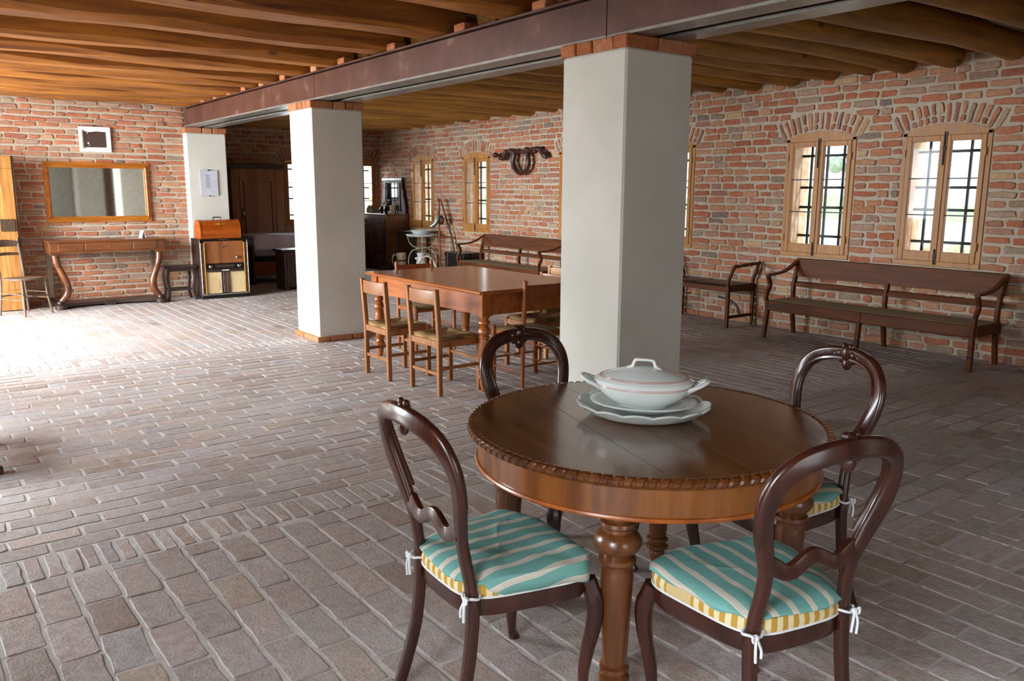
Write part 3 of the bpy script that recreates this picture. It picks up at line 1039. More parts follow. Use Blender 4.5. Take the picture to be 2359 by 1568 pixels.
# ------------------------------------------------------------------ balloon-back chairs (local front is -Y)
def lean(z):
    t = max(0.0, (z - .42) / .53)
    return .185 + .115 * t ** 1.25
def make_balloon_chair():
    e = empty('balloon_back_chair')
    tag(e, 'x', 'chair', 'balloon-back chairs around the round table')
    half = [(.158, .40), (.153, .47), (.147, .54), (.150, .60), (.168, .66), (.190, .72), (.204, .78), (.203, .835), (.180, .885), (.135, .920), (.07, .938), (0, .943)]
    hp = [Vector((x, lean(z) + (.022 * (1 - (x / .21) ** 2) if z > .8 else 0), z)) for x, z in half]
    left = [Vector((-p.x, p.y, p.z)) for p in hp]
    path = smooth_pts(left + list(reversed(hp))[1:], 5)
    wd = []
    for p in path:
        wd.append(.042 if p.z < .58 else .042 + .014 * min(1, (p.z - .58) / .15))
    mb = MB(); mb.sweep(path, wd, .030, (0, 1, .2), .42)
    mb.build('back_hoop', 'mahogany', e)
    # moulded roll along the inner side of the hoop, front face
    ins = []
    for i, p in enumerate(path):
        if p.z < .65: continue
        T = (path[min(i + 1, len(path) - 1)] - path[max(i - 1, 0)]).normalized()
        N = Vector((0, 1, .2)).cross(T).normalized()
        c = Vector((0, p.y, .77))
        if (p + N * .01 - c).length > (p - N * .01 - c).length: N = -N
        ins.append(p + N * .018 + Vector((0, -.014, 0)))
    mb = MB(); mb.tube(ins, .009, 8); mb.build('hoop_moulding', 'mahogany', e)
    # carved leaf on the crest
    mb = MB()
    yc = lean(.943) + .022
    for (dx, dz, r, sz) in ((0, .016, .030, 1.2), (-.034, .010, .020, 1.0), (.034, .010, .020, 1.0), (-.058, .004, .014, .9), (.058, .004, .014, .9), (0, -.026, .022, 1.3), (-.016, .040, .014, 1), (.016, .040, .014, 1), (-.03, -.012, .014, 1.2), (.03, -.012, .014, 1.2)):
        mb.ball((dx, yc - .010, .932 + dz), r * .95, 10, 1, .75, sz)
    mb.build('crest_carving', 'mahogany', e)
    # wavy lower rail
    pts = []
    for i in range(25):
        s = -1 + 2 * i / 24
        z = .612 + .016 * math.cos(s * math.pi * 1.82)
        pts.append((s * .144, lean(.63) - .001, z))
    wr = [.042 + .010 * abs(-1 + 2 * i / 24) ** 4 for i in range(25)]
    mb = MB(); mb.sweep(pts, wr, .022, (0, 1, .2)); mb.build('lower_rail', 'mahogany', e)
    # rear legs, sabre shaped
    for s in (-1, 1):
        pts = smooth_pts([(s * .158, .185, .42), (s * .160, .188, .34), (s * .162, .205, .20), (s * .166, .245, .06), (s * .168, .268, 0)], 5)
        mb = MB(); mb.sweep(pts, .034, [.036 - .010 * i / (len(pts) - 1) for i in range(len(pts))], (1, 0, 0)); mb.build('rear_leg', 'mahogany', e)
        # cabriole front legs
        pts = smooth_pts([(s * .205, -.19, .40), (s * .222, -.207, .33), (s * .220, -.205, .25), (s * .205, -.19, .14), (s * .200, -.186, .06), (s * .212, -.20, .015), (s * .216, -.206, 0)], 5)
        n = len(pts)
        rr = [(.027 if i / n < .1 else .030 - .014 * min(1, (i / n - .1) / .55) if i / n < .75 else .016 + .006 * (i / n - .75) / .25) for i in range(n)]
        mb = MB(); mb.tube(pts, rr, 10); mb.build('front_leg', 'mahogany', e)
    # seat frame: trapezoid with bowed front
    def outline(sc=1.0, grow=0.0, n=48):
        out = []
        for i in range(n):
            a = 2 * math.pi * i / n
            ca, sa = math.cos(a), math.sin(a)
            ex = 2 / 5.0
            x = (abs(ca) ** ex) * (1 if ca >= 0 else -1)
            y = (abs(sa) ** ex) * (1 if sa >= 0 else -1)
            w = .205 - .040 * y
            yy = y * .195 - (.02 * (1 - x * x) if y < 0 else -.006 * (1 - x * x))
            out.append((x * (w + grow) * sc, yy * sc + (grow * y)))
        return out
    rings = [[(x, y, z) for x, y in outline(1, g)] for g, z in ((-.012, .355), (0, .362), (.004, .378), (.002, .412), (-.004, .418))]
    MB().loft(rings).build('seat_frame', 'mahogany', e)
    rings = [[(x, y, z) for x, y in outline(1, g)] for g, z in ((-.004, .412), (.006, .420), (.009, .440), (.004, .462), (-.03, .474), (-.12, .482))]
    up_ = MB().loft(rings).build('seat_upholstery', 'gold', e)
    per = []
    for rg_ in rings:
        L_ = 0.0
        for i_ in range(len(rg_)):
            if i_: L_ += (Vector(rings[2][i_]) - Vector(rings[2][i_ - 1])).length
            per.append(L_)
    up_.data.attributes.new('stripe', 'FLOAT', 'POINT').data.foreach_set('value', per)
    mb = MB(); o_ = outline(1, .0065); mb.tube([(x, y, .421) for x, y in o_ + o_[:1]], .004, 6); mb.build('gimp_braid', 'ribbon', e)
    # loose striped cover with sagging edges
    rg = random.Random(31)
    K, n = 12, 72
    ol = outline(1, .012, n)
    rings, strp = [], []
    for k in range(K + 1):
        t = k / K
        ring = []
        for i, (x, y) in enumerate(ol):
            a = 2 * math.pi * i / n
            r = min(1.0, t / .86)
            drop = 0 if t <= .86 else (t - .86) / .14
            hang = .032 - .020 * (x / .2) + .006 * math.sin(3 * a + 1.2) + .004 * math.sin(7 * a) + (.012 * max(0, -y / .2))
            if y > .1: hang *= 1 - .6 * min(1, (y - .1) / .06)
            if abs(x) < .2 and y > .15 and abs(x) > .11: hang = .010
            z = .491 - .009 * r ** 4
            cr = math.sin(5 * x * r / .2 + 3.4 * y * r / .2 + 1.5 * math.sin(4 * y * r / .2)); z += .0055 * (1 - abs(cr)) ** 3 * min(1, r * 1.5) + .003 * math.sin(9 * y * r / .2 - 4 * x * r / .2) * r
            g = 1.0 + .012 * drop + .01 * math.sin(9 * a) * drop
            ring.append((x * r * g, y * r * g, z - .006 * (1 if t > .8 else 0) - hang * drop))
            if k: strp.append(x * r + (1 if x > 0 else -1) * hang * drop * min(1, abs(x) / .15) ** 4)
        rings.append(ring)
    mb = MB()
    mb.loft(rings[1:], True, False)
    b = len(mb.v); mb.v.append((0, 0, .491))
    mb.f += [(j, (j + 1) % n, b) for j in range(n)]
    o = mb.build('striped_cover', 'teal', e)
    at = o.data.attributes.new('stripe', 'FLOAT', 'POINT')
    at.data.foreach_set('value', strp + [0.0])
    sol = o.modifiers.new('thickness', 'SOLIDIFY'); sol.thickness = .004; sol.offset = -1
    # tapes tied round the back posts
    for s in (-1, 1):
        mb = MB()
        cx, cy = s * .158, .19
        mb.tube([(cx + .028 * math.cos(a), cy + .024 * math.sin(a), .432 + .003 * math.sin(3 * a)) for a in [2 * math.pi * i / 14 for i in range(15)]], .004, 6)
        mb.ball((cx + s * .012, cy + .026, .432), .009, 8)
        mb.tube(smooth_pts([(cx + s * .012, cy + .028, .432), (cx + s * .018, cy + .034, .405), (cx + s * .016, cy + .034, .368)], 4), .0042, 5)
        mb.tube(smooth_pts([(cx + s * .012, cy + .028, .432), (cx + s * .0, cy + .034, .40), (cx - s * .002, cy + .033, .376)], 4), .0042, 5)
        mb.tube(smooth_pts([(cx + s * .012, cy + .028, .432), (cx + s * .026, cy + .030, .440), (cx + s * .024, cy + .031, .424), (cx + s * .012, cy + .030, .43)], 4), .0035, 5)
        mb.build('tie_tape', 'ribbon', e)
    return e
bc = make_balloon_chair()
place(bc, (1.385, 1.93, 0), R(90 - 3), 'balloon-back chair with teal striped cover, its back turned left of the round table')
place(bc, (1.86, 1.345, 0), R(78 + 90), 'balloon-back chair with teal striped cover, nearest the viewer at the round table')
place(bc, (2.56, 1.78, 0), R(165 + 90), 'balloon-back chair with rounded moulded hoop facing the viewer right of the round table')
place(bc, (2.10, 2.46, 0), R(-90 + 90), 'balloon-back chair behind the round table in front of the dining table')

# ------------------------------------------------------------------ round table
TC = (2.05, 1.965)
def make_round_table():
    e = empty('round_table', (TC[0], TC[1], 0), 0, 'round walnut table with carved rim carrying the white tureen', 'table')
    tp = empty('table_top'); tp.parent = e
    ang = R(-16)
    tp.rotation_euler = (0, 0, ang)
    Rr = .606
    bounds = [-Rr, -.23, -.06, .06, .235, Rr]
    for a, b in zip(bounds[:-1], bounds[1:]):
        a2, b2 = a + (.0009 if a > -Rr else 0), b - (.0009 if b < Rr else 0)
        poly = []
        n = 40
        for i in range(n + 1):
            x = a2 + (b2 - a2) * i / n
            poly.append((x, -math.sqrt(max(0, Rr * Rr - x * x))))
        for i in range(n, -1, -1):
            x = a2 + (b2 - a2) * i / n
            poly.append((x, math.sqrt(max(0, Rr * Rr - x * x))))
        poly2 = []
        for p in poly:
            if not poly2 or (Vector(p) - Vector(poly2[-1])).length > 1e-4: poly2.append(p)
        if (Vector(poly2[0]) - Vector(poly2[-1])).length < 1e-4: poly2.pop()
        MB().prism(poly2, .735, .7585, 'z').build('top_board', 'walnut_top', tp, False)
    # carved rim of slanting beads
    N, per = 116, 6
    prof = [(-.006, -.026), (.012, -.028), (.022, -.018), (.024, -.007), (.017, .001), (.004, .0035), (-.008, .001), (-.012, -.006)]
    n = N * per
    vs, fs = [], []
    for i in range(n):
        for j, (pr, pz) in enumerate(prof):
            th = 2 * math.pi * (i + .6 * j * (per / 6)) / n
            ph = (i % per) / per
            groove = .0 if ph > .24 else 1.0
            amt = .006 * groove if 1 <= j <= 5 else 0
            r = Rr + pr - amt
            vs.append((r * math.cos(th), r * math.sin(th), .757 + pz - (amt * .5 if j > 3 else 0)))
    k = len(prof)
    for i in range(n):
        q = (i + 1) % n
        for j in range(k):
            jj = (j + 1) % k
            fs.append((i * k + j, q * k + j, q * k + jj, i * k + jj))
    mb = MB(); mb.add(vs, fs); mb.build('carved_rim', 'walnut_leg', e, False)
    mb = MB(); mb.lathe([(.560, .735), (.600, .735), (.604, .728), (.596, .722), (.590, .716), (.590, .632), (.590, .629), (.55, .629)], 96, cap=False)
    mb.build('apron', 'walnut_side', e)
    mb = MB(); mb.lathe([(.585, .618), (.597, .620), (.600, .626), (.597, .632), (.585, .634)], 96, cap=False); mb.build('apron_bead', 'oak_leg', e)
    prof = [(.055, .63), (.055, .612), (.044, .606), (.043, .592), (.054, .585), (.056, .574), (.047, .566), (.048, .556), (.062, .546), (.070, .528), (.070, .512), (.060, .494), (.050, .484),
            (.047, .476), (.057, .470), (.058, .458), (.049, .450), (.046, .440), (.049, .425), (.050, .40), (.042, .22), (.037, .125), (.036, .118), (.046, .112), (.047, .102), (.037, .096),
            (.036, .088), (.047, .080), (.048, .066), (.036, .056), (.030, .05), (.034, .035), (.026, .006), (.024, 0)]
    for k in range(4):
        a = R(216 + 90 * k)
        mb = MB()
        mb.lathe(prof, 28, (.505 * math.cos(a), .505 * math.sin(a), 0), wob=lambda th, z: 1 + (.035 * abs(math.sin(12 * th)) if .492 < z < .53 else 0))
        mb.build('turned_leg', 'walnut_leg', e)
    return e
make_round_table()

# ------------------------------------------------------------------ tureen, plate, platter
AX = math.atan2(-.77, .64)
ZT = .7605
def oval(mb, prof, sx, sy, n=64, wob=None):
    mb.lathe(prof, n, (0, 0, 0), sx, sy, True, wob)
    return mb
pl = empty('scalloped_platter', (2.078, 2.005, ZT), AX, 'white scalloped porcelain platter lying under the tureen on the round table', 'platter')
def scal(a, z):
    return 1 + (.040 * abs(math.sin(7 * a)) - .018) * min(1, max(0, (z - .006) / .03))
mb = oval(MB(), [(.09, .0), (.150, .0), (.165, .004), (.200, .018), (.226, .036), (.234, .041), (.236, .046), (.230, .047), (.205, .034), (.165, .014), (.14, .010), (.02, .010)], 1, .86, 112, scal)
mb.v = [(x, y, z + (.009 * abs(math.sin(7 * math.atan2(y / .86, x))) - .003 if math.hypot(x, y / .86) > .19 and z > .02 else 0)) for x, y, z in mb.v]
mb.build('platter_dish', 'porcelain', pl)
pt = empty('oval_plate', (2.078, 2.005, ZT + .030), AX, 'white oval porcelain plate between the tureen and the platter', 'plate')
mb = oval(MB(), [(.08, .0), (.12, .0), (.135, .004), (.170, .016), (.188, .024), (.190, .028), (.184, .029), (.150, .018), (.12, .008), (.02, .008)], 1, .80, 64)
mb.build('plate_dish', 'porcelain', pt)
tu = empty('soup_tureen', (2.078, 2.005, ZT + .0385), AX, 'white lidded porcelain tureen with thin red lines on the round table', 'tureen')
tu.scale = (1.02, 1.02, .80)
bp = [(.06, .0), (.085, .0), (.088, .006), (.095, .012), (.125, .034), (.150, .062), (.163, .086), (.168, .100), (.170, .112), (.160, .114)]
mb = oval(MB(), bp, 1, .78); mb.build('bowl', 'porcelain', tu)
for r, z in ((.1675, .0945), (.1690, .1005)):
    mb = MB(); mb.tube([(r * 1.001 * math.cos(2 * math.pi * i / 72), r * .781 * math.sin(2 * math.pi * i / 72), z) for i in range(73)], .0011, 5); mb.build('red_line', 'red_line', tu)
lid = MB(); oval(lid, [(.172, .113), (.173, .119), (.166, .125), (.150, .134), (.115, .150), (.075, .165), (.035, .175), (.004, .178)], 1, .78)
lid = lid.build('lid', 'porcelain', tu)
for r, z in ((.1545, .1325), (.1480, .1360)):
    mb = MB(); mb.tube([(r * math.cos(2 * math.pi * i / 72), r * .78 * math.sin(2 * math.pi * i / 72), z) for i in range(73)], .0011, 5); mb.build('red_line', 'red_line', lid)
pts = smooth_pts([(-.058, 0, .166), (-.040, 0, .178), (-.033, 0, .200), (-.020, 0, .207), (.020, 0, .207), (.033, 0, .200), (.040, 0, .178), (.058, 0, .166)], 5)
mb = MB(); mb.sweep(pts, .011, .030, (0, 1, 0)); mb.build('lid_handle', 'porcelain', lid)
for s in (-1, 1):
    pts = smooth_pts([(s * .150, -.045, .088), (s * .185, -.040, .104), (s * .212, -.020, .120), (s * .218, 0, .124), (s * .212, .020, .120), (s * .185, .040, .104), (s * .150, .045, .088)], 5)
    mb = MB(); mb.tube(pts, .0085, 8)
    mb.sweep(smooth_pts([(s * .14, 0, .062), (s * .175, 0, .088), (s * .213, 0, .121)], 5), .020, .010, (0, 1, 0))
    mb.build('side_handle', 'porcelain', tu)

# ------------------------------------------------------------------ dining table and its chairs
def make_dining_table():
    x0, x1, y0, y1 = 3.49, 4.63, 5.08, 6.98
    cx, cy = (x0 + x1) / 2, (y0 + y1) / 2
    e = empty('dining_table', (cx, cy, 0), 0, 'long polished cherry dining table with turned legs', 'table')
    hx, hy = (x1 - x0) / 2, (y1 - y0) / 2
    nb = 5
    tp = empty('table_top'); tp.parent = e
    for i in range(nb):
        a = -hx + 2 * hx * i / nb; b = -hx + 2 * hx * (i + 1) / nb
        mb = MB(); mb.box(a + .0003, b - .0003, -hy, hy, .772, .800, .0)
        mb.build('top_board', 'oak', tp, False)
    mb = MB(); o_ = [(-hx, -hy), (hx, -hy), (hx, hy), (-hx, hy)]
    for i in range(4):
        p, q = Vector(o_[i] + (.786,)), Vector(o_[(i + 1) % 4] + (.786,))
        mb.tube([p, q], .014, 10)
    mb.build('rounded_edge', 'oak', e)
    ix, iy = hx - .06, hy - .06
    for (a, b, c, d, nm) in ((-ix, ix, -iy - .01, -iy + .015, 0), (-ix, ix, iy - .015, iy + .01, 0), (-ix - .01, -ix + .015, -iy, iy, 1), (ix - .015, ix + .01, -iy, iy, 1)):
        mb = MB(); mb.box(a, b, c, d, .605, .772, .002); mb.build('apron_board', 'oak', e)
    prof = [(.046, .60), (.046, .588), (.036, .582), (.034, .566), (.047, .556), (.049, .543), (.036, .530), (.031, .515), (.044, .498), (.050, .478), (.050, .468), (.036, .452), (.033, .444),
            (.043, .438), (.044, .428), (.040, .420), (.046, .38), (.046, .30), (.036, .205), (.034, .190), (.043, .182), (.043, .172), (.034, .164), (.036, .15), (.049, .132), (.049, .110), (.033, .092), (.036, .08), (.030, .04), (.022, 0)]
    for sx in (-1, 1):
        for sy in (-1, 1):
            lx, ly = sx * (ix - .022), sy * (iy - .022)
            mb = MB(); mb.box(lx - .05, lx + .05, ly - .05, ly + .05, .60, .772, .004)
            mb.lathe(prof, 24, (lx, ly, 0))
            mb.build('turned_leg', 'oak_leg', e)
    mb = MB(); mb.box(-hx + .052, -hx + .0545, hy - .19, hy - .187, .61, .77); mb.build('drawer_joint', 'black', e, False)
    return e
make_dining_table()

def rush_seat(e, w0, w1, d, z):
    """four triangular fields meeting in the middle, strands parallel to each edge"""
    c = [(-w0 / 2, -d / 2), (w0 / 2, -d / 2), (w1 / 2, d / 2), (-w1 / 2, d / 2)]
    n = 9
    for i in range(4):
        mb = MB()
        p, q = Vector(c[i]), Vector(c[(i + 1) % 4])
        o_ = Vector((0, 0))
        rings = []
        for k in range(n + 1):
            t = k / n
            a, b = p.lerp(o_, t * .985), q.lerp(o_, t * .985)
            zz = z - .012 * t + (.010 * math.sin(math.pi * min(1, t * 2.2)) if t < .45 else 0)
            rings.append([(a.x, a.y, zz), (b.x, b.y, zz)])
        mb.loft(rings, False, False)
        mb.add([(p.x, p.y, z), (q.x, q.y, z), (q.x * .97, q.y * .97, z - .035), (p.x * .97, p.y * .97, z - .035)], [(0, 1, 2, 3)])
        mb.build('rush_field', 'rush_x' if i % 2 == 0 else 'rush_y', e)

def make_square_chair(mat='chair_oak', group='oak chairs along the dining table'):
    e = empty('rush_seat_chair'); tag(e, 'x', 'chair', group)
    w, d = .205, .185
    for s in (-1, 1):
        mb = MB(); pts = [(s * w * .97, d, 0), (s * w * .97, d, .44), (s * w * .97, d + .025, .82)]
        mb.sweep(pts, .036, .034, (1, 0, 0), .15); mb.build('back_post', mat, e)
        mb = MB(); mb.box(s * w - .018, s * w + .018, -d - .018, -d + .018, 0, .435, .003); mb.build('front_leg', mat, e)
        mb = MB(); mb.box(s * w - .012, s * w + .012, -d, d, .375, .425, .003); mb.build('seat_rail', mat, e)
        mb = MB(); mb.box(s * w - .009, s * w + .009, -d, d, .20, .225, .003); mb.build('side_stretcher', mat, e)
    for y in (-d, d):
        mb = MB(); mb.box(-w, w, y - .012, y + .012, .375, .425, .003); mb.build('seat_rail', mat, e)
    mb = MB(); mb.box(-w, w, -d - .008, -d + .008, .24, .265, .003); mb.build('front_stretcher', mat, e)
    mb = MB(); mb.box(-w, w, d - .008, d + .008, .155, .18, .003); mb.build('rear_stretcher', mat, e)
    pts = [(-w + .012 + (2 * w - .024) * i / 10, d + .018 + .02 * (1 - (2 * i / 10 - 1) ** 2), .755) for i in range(11)]
    mb = MB(); mb.sweep(pts, .105, .016, (0, 1, 0), .2); mb.build('back_board', mat, e)
    rush_seat(e, .40, .385, .36, .450)
    return e
sc_ = make_square_chair()
place(sc_, (3.325, 6.11, 0), R(90), 'oak rush-seat chair beside the dining table, nearer the farther pillar')
place(sc_, (3.385, 5.435, 0), R(92), 'oak rush-seat chair beside the dining table, its back turned next to the near corner leg')
place(sc_, (4.51, 5.68, 0), R(-90), 'oak chair with rush seat tucked under the dining table beside the near pillar')
pc = make_square_chair('pale_wood', 'pale chairs')
place(pc, (4.96, 6.10, 0), R(-88), 'pale beech chair half hidden behind the near pillar beyond the dining table')

def make_post_chair():
    e = empty('round_post_chair'); tag(e, 'x', 'chair', 'round-post chairs at the ends of the dining table')
    mat = 'chair_red'
    w, d = .20, .185
    for s in (-1, 1):
        mb = MB(); mb.tube([(s * w, d, 0), (s * w, d + .005, .45), (s * w, d + .03, .855), (s * w, d + .031, .862)], [.016, .019, .018, .008], 12); mb.build('back_post', mat, e)
        mb = MB(); mb.tube([(s * w * 1.08, -d, 0), (s * w * 1.08, -d, .455), (s * w * 1.08, -d, .463)], [.016, .019, .010], 12); mb.build('front_leg', mat, e)
        for z in (.12, .25):
            mb = MB(); mb.tube([(s * w * 1.08, -d, z), (s * w * 1.04, 0, z), (s * w, d, z)], [.007, .010, .007], 8); mb.build('side_stretcher', mat, e)
    for y, z, f in ((-d, .19, 1.08), (d, .17, 1.0)):
        mb = MB(); mb.tube([(-w * f, y, z), (0, y, z), (w * f, y, z)], [.007, .010, .007], 8); mb.build('stretcher', mat, e)
    for i in range(2):
        pts = [(-w + 2 * w * k / 10, d + (.026 if i == 0 else .012) + .018 * (1 - (2 * k / 10 - 1) ** 2), .775 if i == 0 else .60) for k in range(11)]
        mb = MB(); mb.sweep(pts, .095 if i == 0 else .05, .012, (0, 1, 0), .2)
        if i == 0: mb.build('back_board', mat, e)
    mb = MB(); mb.box(-w * 1.05, w * 1.05, -d, d, .395, .43, .006); mb.build('seat_frame', mat, e)
    mb = MB()
    n = 12
    g = [[(-w * (1.10 - .08 * j / n) + 2 * w * (1.10 - .08 * j / n) * i / n, -d - .012 + (2 * d + .02) * j / n, .448 + .006 * math.sin(math.pi * i / n) * math.sin(math.pi * j / n) - (.016 if i in (0, n) or j in (0, n) else 0)) for i in range(n + 1)] for j in range(n + 1)]
    mb.add([p for r in g for p in r], [(j * (n + 1) + i, j * (n + 1) + i + 1, (j + 1) * (n + 1) + i + 1, (j + 1) * (n + 1) + i) for j in range(n) for i in range(n)])
    mb.build('woven_seat', 'wicker', e)
    return e
rp = make_post_chair()
place(rp, (4.09, 5.27, 0), R(180), 'round-post chair with woven cord seat at the near end of the dining table')
place(rp, (4.12, 6.97, 0), R(0), 'round-post chair at the far end of the dining table, posts rising above its top')

# ------------------------------------------------------------------ long benches against the window wall (local front -Y, back at +Y)
def make_bench():
    e = empty('long_bench'); tag(e, 'x', 'bench', 'long dark benches under the windows')
    L, D = 1.09, .24
    mat = 'bench_wood'
    for s in (-1, 0, 1):
        x = s * (L - .025)
        pts = smooth_pts([(x, -D, .40), (x, -D, .30), (x + s * .006, -D - .012, .14), (x + s * .012, -D - .03, 0)], 4)
        mb = MB(); mb.sweep(pts, [.055 - .018 * i / (len(pts) - 1) for i in range(len(pts))], .045, (1, 0, 0)); mb.build('front_leg', mat, e)
        pts = smooth_pts([(x, D - .03, .41), (x, D - .03, .26), (x, D, .10), (x, D + .02, 0)], 4)
        mb = MB(); mb.sweep(pts, [.055 - .015 * i / (len(pts) - 1) for i in range(len(pts))], .042, (1, 0, 0)); mb.build('rear_leg', mat, e)
        pts = smooth_pts([(x, D - .03, .38), (x, D - .035, .50), (x, D - .005, .64)] + ([(x, D + .05, .825)] if s else [(x, D - .006, .634)]), 4)
        mb = MB(); mb.sweep(pts, .050, .040, (1, 0, 0)); mb.build('back_post', mat, e)
    mb = MB(); mb.box(-L, L, -D - .018, -D + .014, .295, .400, .006); mb.build('front_rail', mat, e)
    mb = MB(); mb.box(-L, L, D - .045, D - .02, .31, .395, .005); mb.build('rear_rail', mat, e)
    for s in (-1, 1):
        mb = MB(); mb.box(s * L - .015, s * L + .015, -D, D - .03, .305, .398, .005); mb.build('end_rail', mat, e)
        xs = s * (L - .012)
        pts = smooth_pts([(xs, -D - .01, .400), (xs, -D - .012, .46), (xs, -D + .035, .55), (xs, -D + .03, .60), (xs, -D - .005, .665)], 5)
        mb = MB(); mb.sweep(pts, .045, .036, (1, 0, 0)); mb.build('arm_support', mat, e)
        pts = smooth_pts([(xs, -D - .02, .675), (xs, -D + .14, .682), (xs, -D + .28, .70), (xs, -D + .40, .745), (xs, D + .02, .80)], 5)
        mb = MB(); mb.sweep(pts, .026, .050, (1, 0, 0), .4); mb.build('arm', mat, e)
    def board(z0, z1, y0_, y1_, th, nm):
        mb = MB()
        rings = []
        n = 14
        for i in range(n + 1):
            x = -L + 2 * L * i / n
            rings.append([(x, y0_ - th, z0), (x, y0_ + th, z0), (x, y1_ + th, z1), (x, y1_ + th * .3, z1 + .008), (x, y1_ - th, z1)])
        mb.loft(rings); return mb.build(nm, mat, e)
    board(.635, .825, D + .000, D + .045, .014, 'top_board')
    board(.525, .575, D - .035, D - .015, .010, 'lower_board')
    n1, n2 = 40, 8
    mb = MB()
    mb.box(-L + .02, L - .02, -D + .012, D - .045, .385, .404, .003)
    o = mb.build('cane_seat', 'cane', e)
    return e
lb = make_bench()
place(lb, (7.70, 4.34, 0), R(-90), 'long dark wooden bench with cane seat below the two nearest windows')
place(lb, (7.70, 10.45, 0), R(-90), 'long dark wooden bench beyond the dining table, below the hanging harness')

# window seat with leather cushion
ws = empty('window_seat', (7.81, 6.58, 0), R(-90), 'low mahogany window seat with black leather seat beside the near pillar', 'window seat')
L, D = .56, .225
for s in (-1, 1):
    for y, nm in ((-D, 'front_leg'), (D, 'rear_leg')):
        pts = [(s * (L - .02), y, .47), (s * (L - .02), y, .08), (s * (L - .02), y - .004, .02), (s * (L - .02), y - .012, 0)]
        mb = MB(); mb.sweep(pts, [.042, .032, .030, .030], .040, (1, 0, 0), .15); mb.build(nm, 'bench_wood', ws)
        pts = smooth_pts([(s * (L - .03), y, .47), (s * (L - .02), y, .55), (s * (L + .02), y, .64), (s * (L + .04), y + (.02 if y < 0 else -.01), .715)], 5)
        mb = MB(); mb.sweep(pts, .034, .036, (0, 1, 0)); mb.build('arm_post', 'bench_wood', ws)
    pts = [(s * (L + .04), -D + .01, .715), (s * (L + .045), -D + .10, .712), (s * (L + .048), 0, .722), (s * (L + .045), D - .10, .728), (s * (L + .045), D + .02, .735)]
    mb = MB(); mb.tube(smooth_pts(pts, 6), [.014 + .007 * abs(math.sin(i * .45)) for i in range(25)], 10); mb.build('arm_rail', 'bench_wood', ws)
    mb = MB(); mb.box(s * (L - .02) - .012, s * (L - .02) + .012, -D, D, .105, .14, .003); mb.build('end_stretcher', 'bench_wood', ws)
    pts = smooth_pts([(s * (L - .02), .0, .125), (s * (L - .06), .0, .22), (s * (L - .16), .0, .285), (s * (L - .34), .0, .315)], 6)
    mb = MB(); mb.sweep(pts, .022, .024, (0, 1, 0)); mb.build('curved_brace', 'dark_wood', ws)
mb = MB(); mb.box(-L, L, -D - .012, D + .012, .415, .475, .006); mb.build('seat_frame', 'bench_wood', ws)
for s in (-1, 1):
    mb = MB()
    n = 10
    mb.loft([[(s * .27 + x * (L * .47 + g), y * (D - .01 + g * .6), z) for x, y in ((-1, -1), (0, -1.02), (1, -1), (1.01, 0), (1, 1), (0, 1.02), (-1, 1), (-1.01, 0))] for g, z in ((.0, .47), (.004, .482), (-.01, .493), (-.05, .500), (-.15, .506))])
    mb.build('leather_cushion', 'leather', ws)

# ------------------------------------------------------------------ mirror wall group
mi = empty('long_mirror', (2.28, YM - .006, 0), 0, 'wide rectangular mirror in a honey-brown wooden frame on the brick wall', 'mirror')
x0, x1, z0, z1 = -.66, .66, 1.105, 1.905
fw = .075
for (a, b, c_, d_, ax) in ((x0, x1, z1 - fw, z1, 0), (x0, x1, z0, z0 + fw, 0), (x0, x0 + fw, z0 + fw, z1 - fw, 1), (x1 - fw, x1, z0 + fw, z1 - fw, 1)):
    mb = MB(); mb.box(a, b, -.028, 0, c_, d_, .006); mb.build('frame_rail', 'mirror_frame', mi)
for (a, b, c_, d_) in ((x0 + .028, x1 - .028, z1 - .058, z1 - .03), (x0 + .028, x1 - .028, z0 + .03, z0 + .058), (x0 + .028, x0 + .058, z0 + .058, z1 - .058), (x1 - .058, x1 - .028, z0 + .058, z1 - .058)):
    mb = MB(); mb.box(a, b, -.045, -.02, c_, d_, .010); mb.build('frame_moulding', 'mirror_frame', mi)
B(x0 + fw, x1 - fw, -.012, -.008, z0 + fw, z1 - fw).build('mirror_glass', 'mirror', mi, False)
mi.rotation_euler = (R(3.0), 0, 0)
mi.location = (2.28, YM - .012, 0)
mi.rotation_euler = (0, 0, 0)

pf = empty('small_picture', (2.285, YM - .014, 0), 0, 'small dark picture in a wide white frame above the mirror', 'picture')
x0, x1, z0, z1 = -.197, .197, 2.045, 2.378
for (a, b, c_, d_) in ((x0, x1, z1 - .045, z1), (x0, x1, z0, z0 + .045), (x0, x0 + .045, z0 + .045, z1 - .045), (x1 - .045, x1, z0 + .045, z1 - .045)):
    mb = MB(); mb.box(a, b, -.035, 0, c_, d_, .006); mb.build('frame_rail', 'white_paint', pf)
B(x0 + .03, x1 - .03, -.012, -.002, z0 + .03, z1 - .03).build('mount', 'white_paint', pf, False)
mb = MB(); mb.prism([(-.135, 2.105), (.135, 2.108), (.137, 2.312), (.02, 2.318), (-.06, 2.306), (-.14, 2.316)], -.017, -.0125, 'y'); mb.build('dark_print', 'canvas', pf, False)
for (x, z, r) in ((-.09, 2.295, .008), (-.085, 2.16, .012), (-.075, 2.135, .006)):
    mb = MB(); mb.ball((x, -.017, z), r, 8, 1, .2); mb.build('pale_fleck', 'paper', pf)
mb = MB(); mb.tube([(0, -.01, 2.378), (0, -.01, 2.398)], .005, 6); mb.build('nail', 'iron', pf)

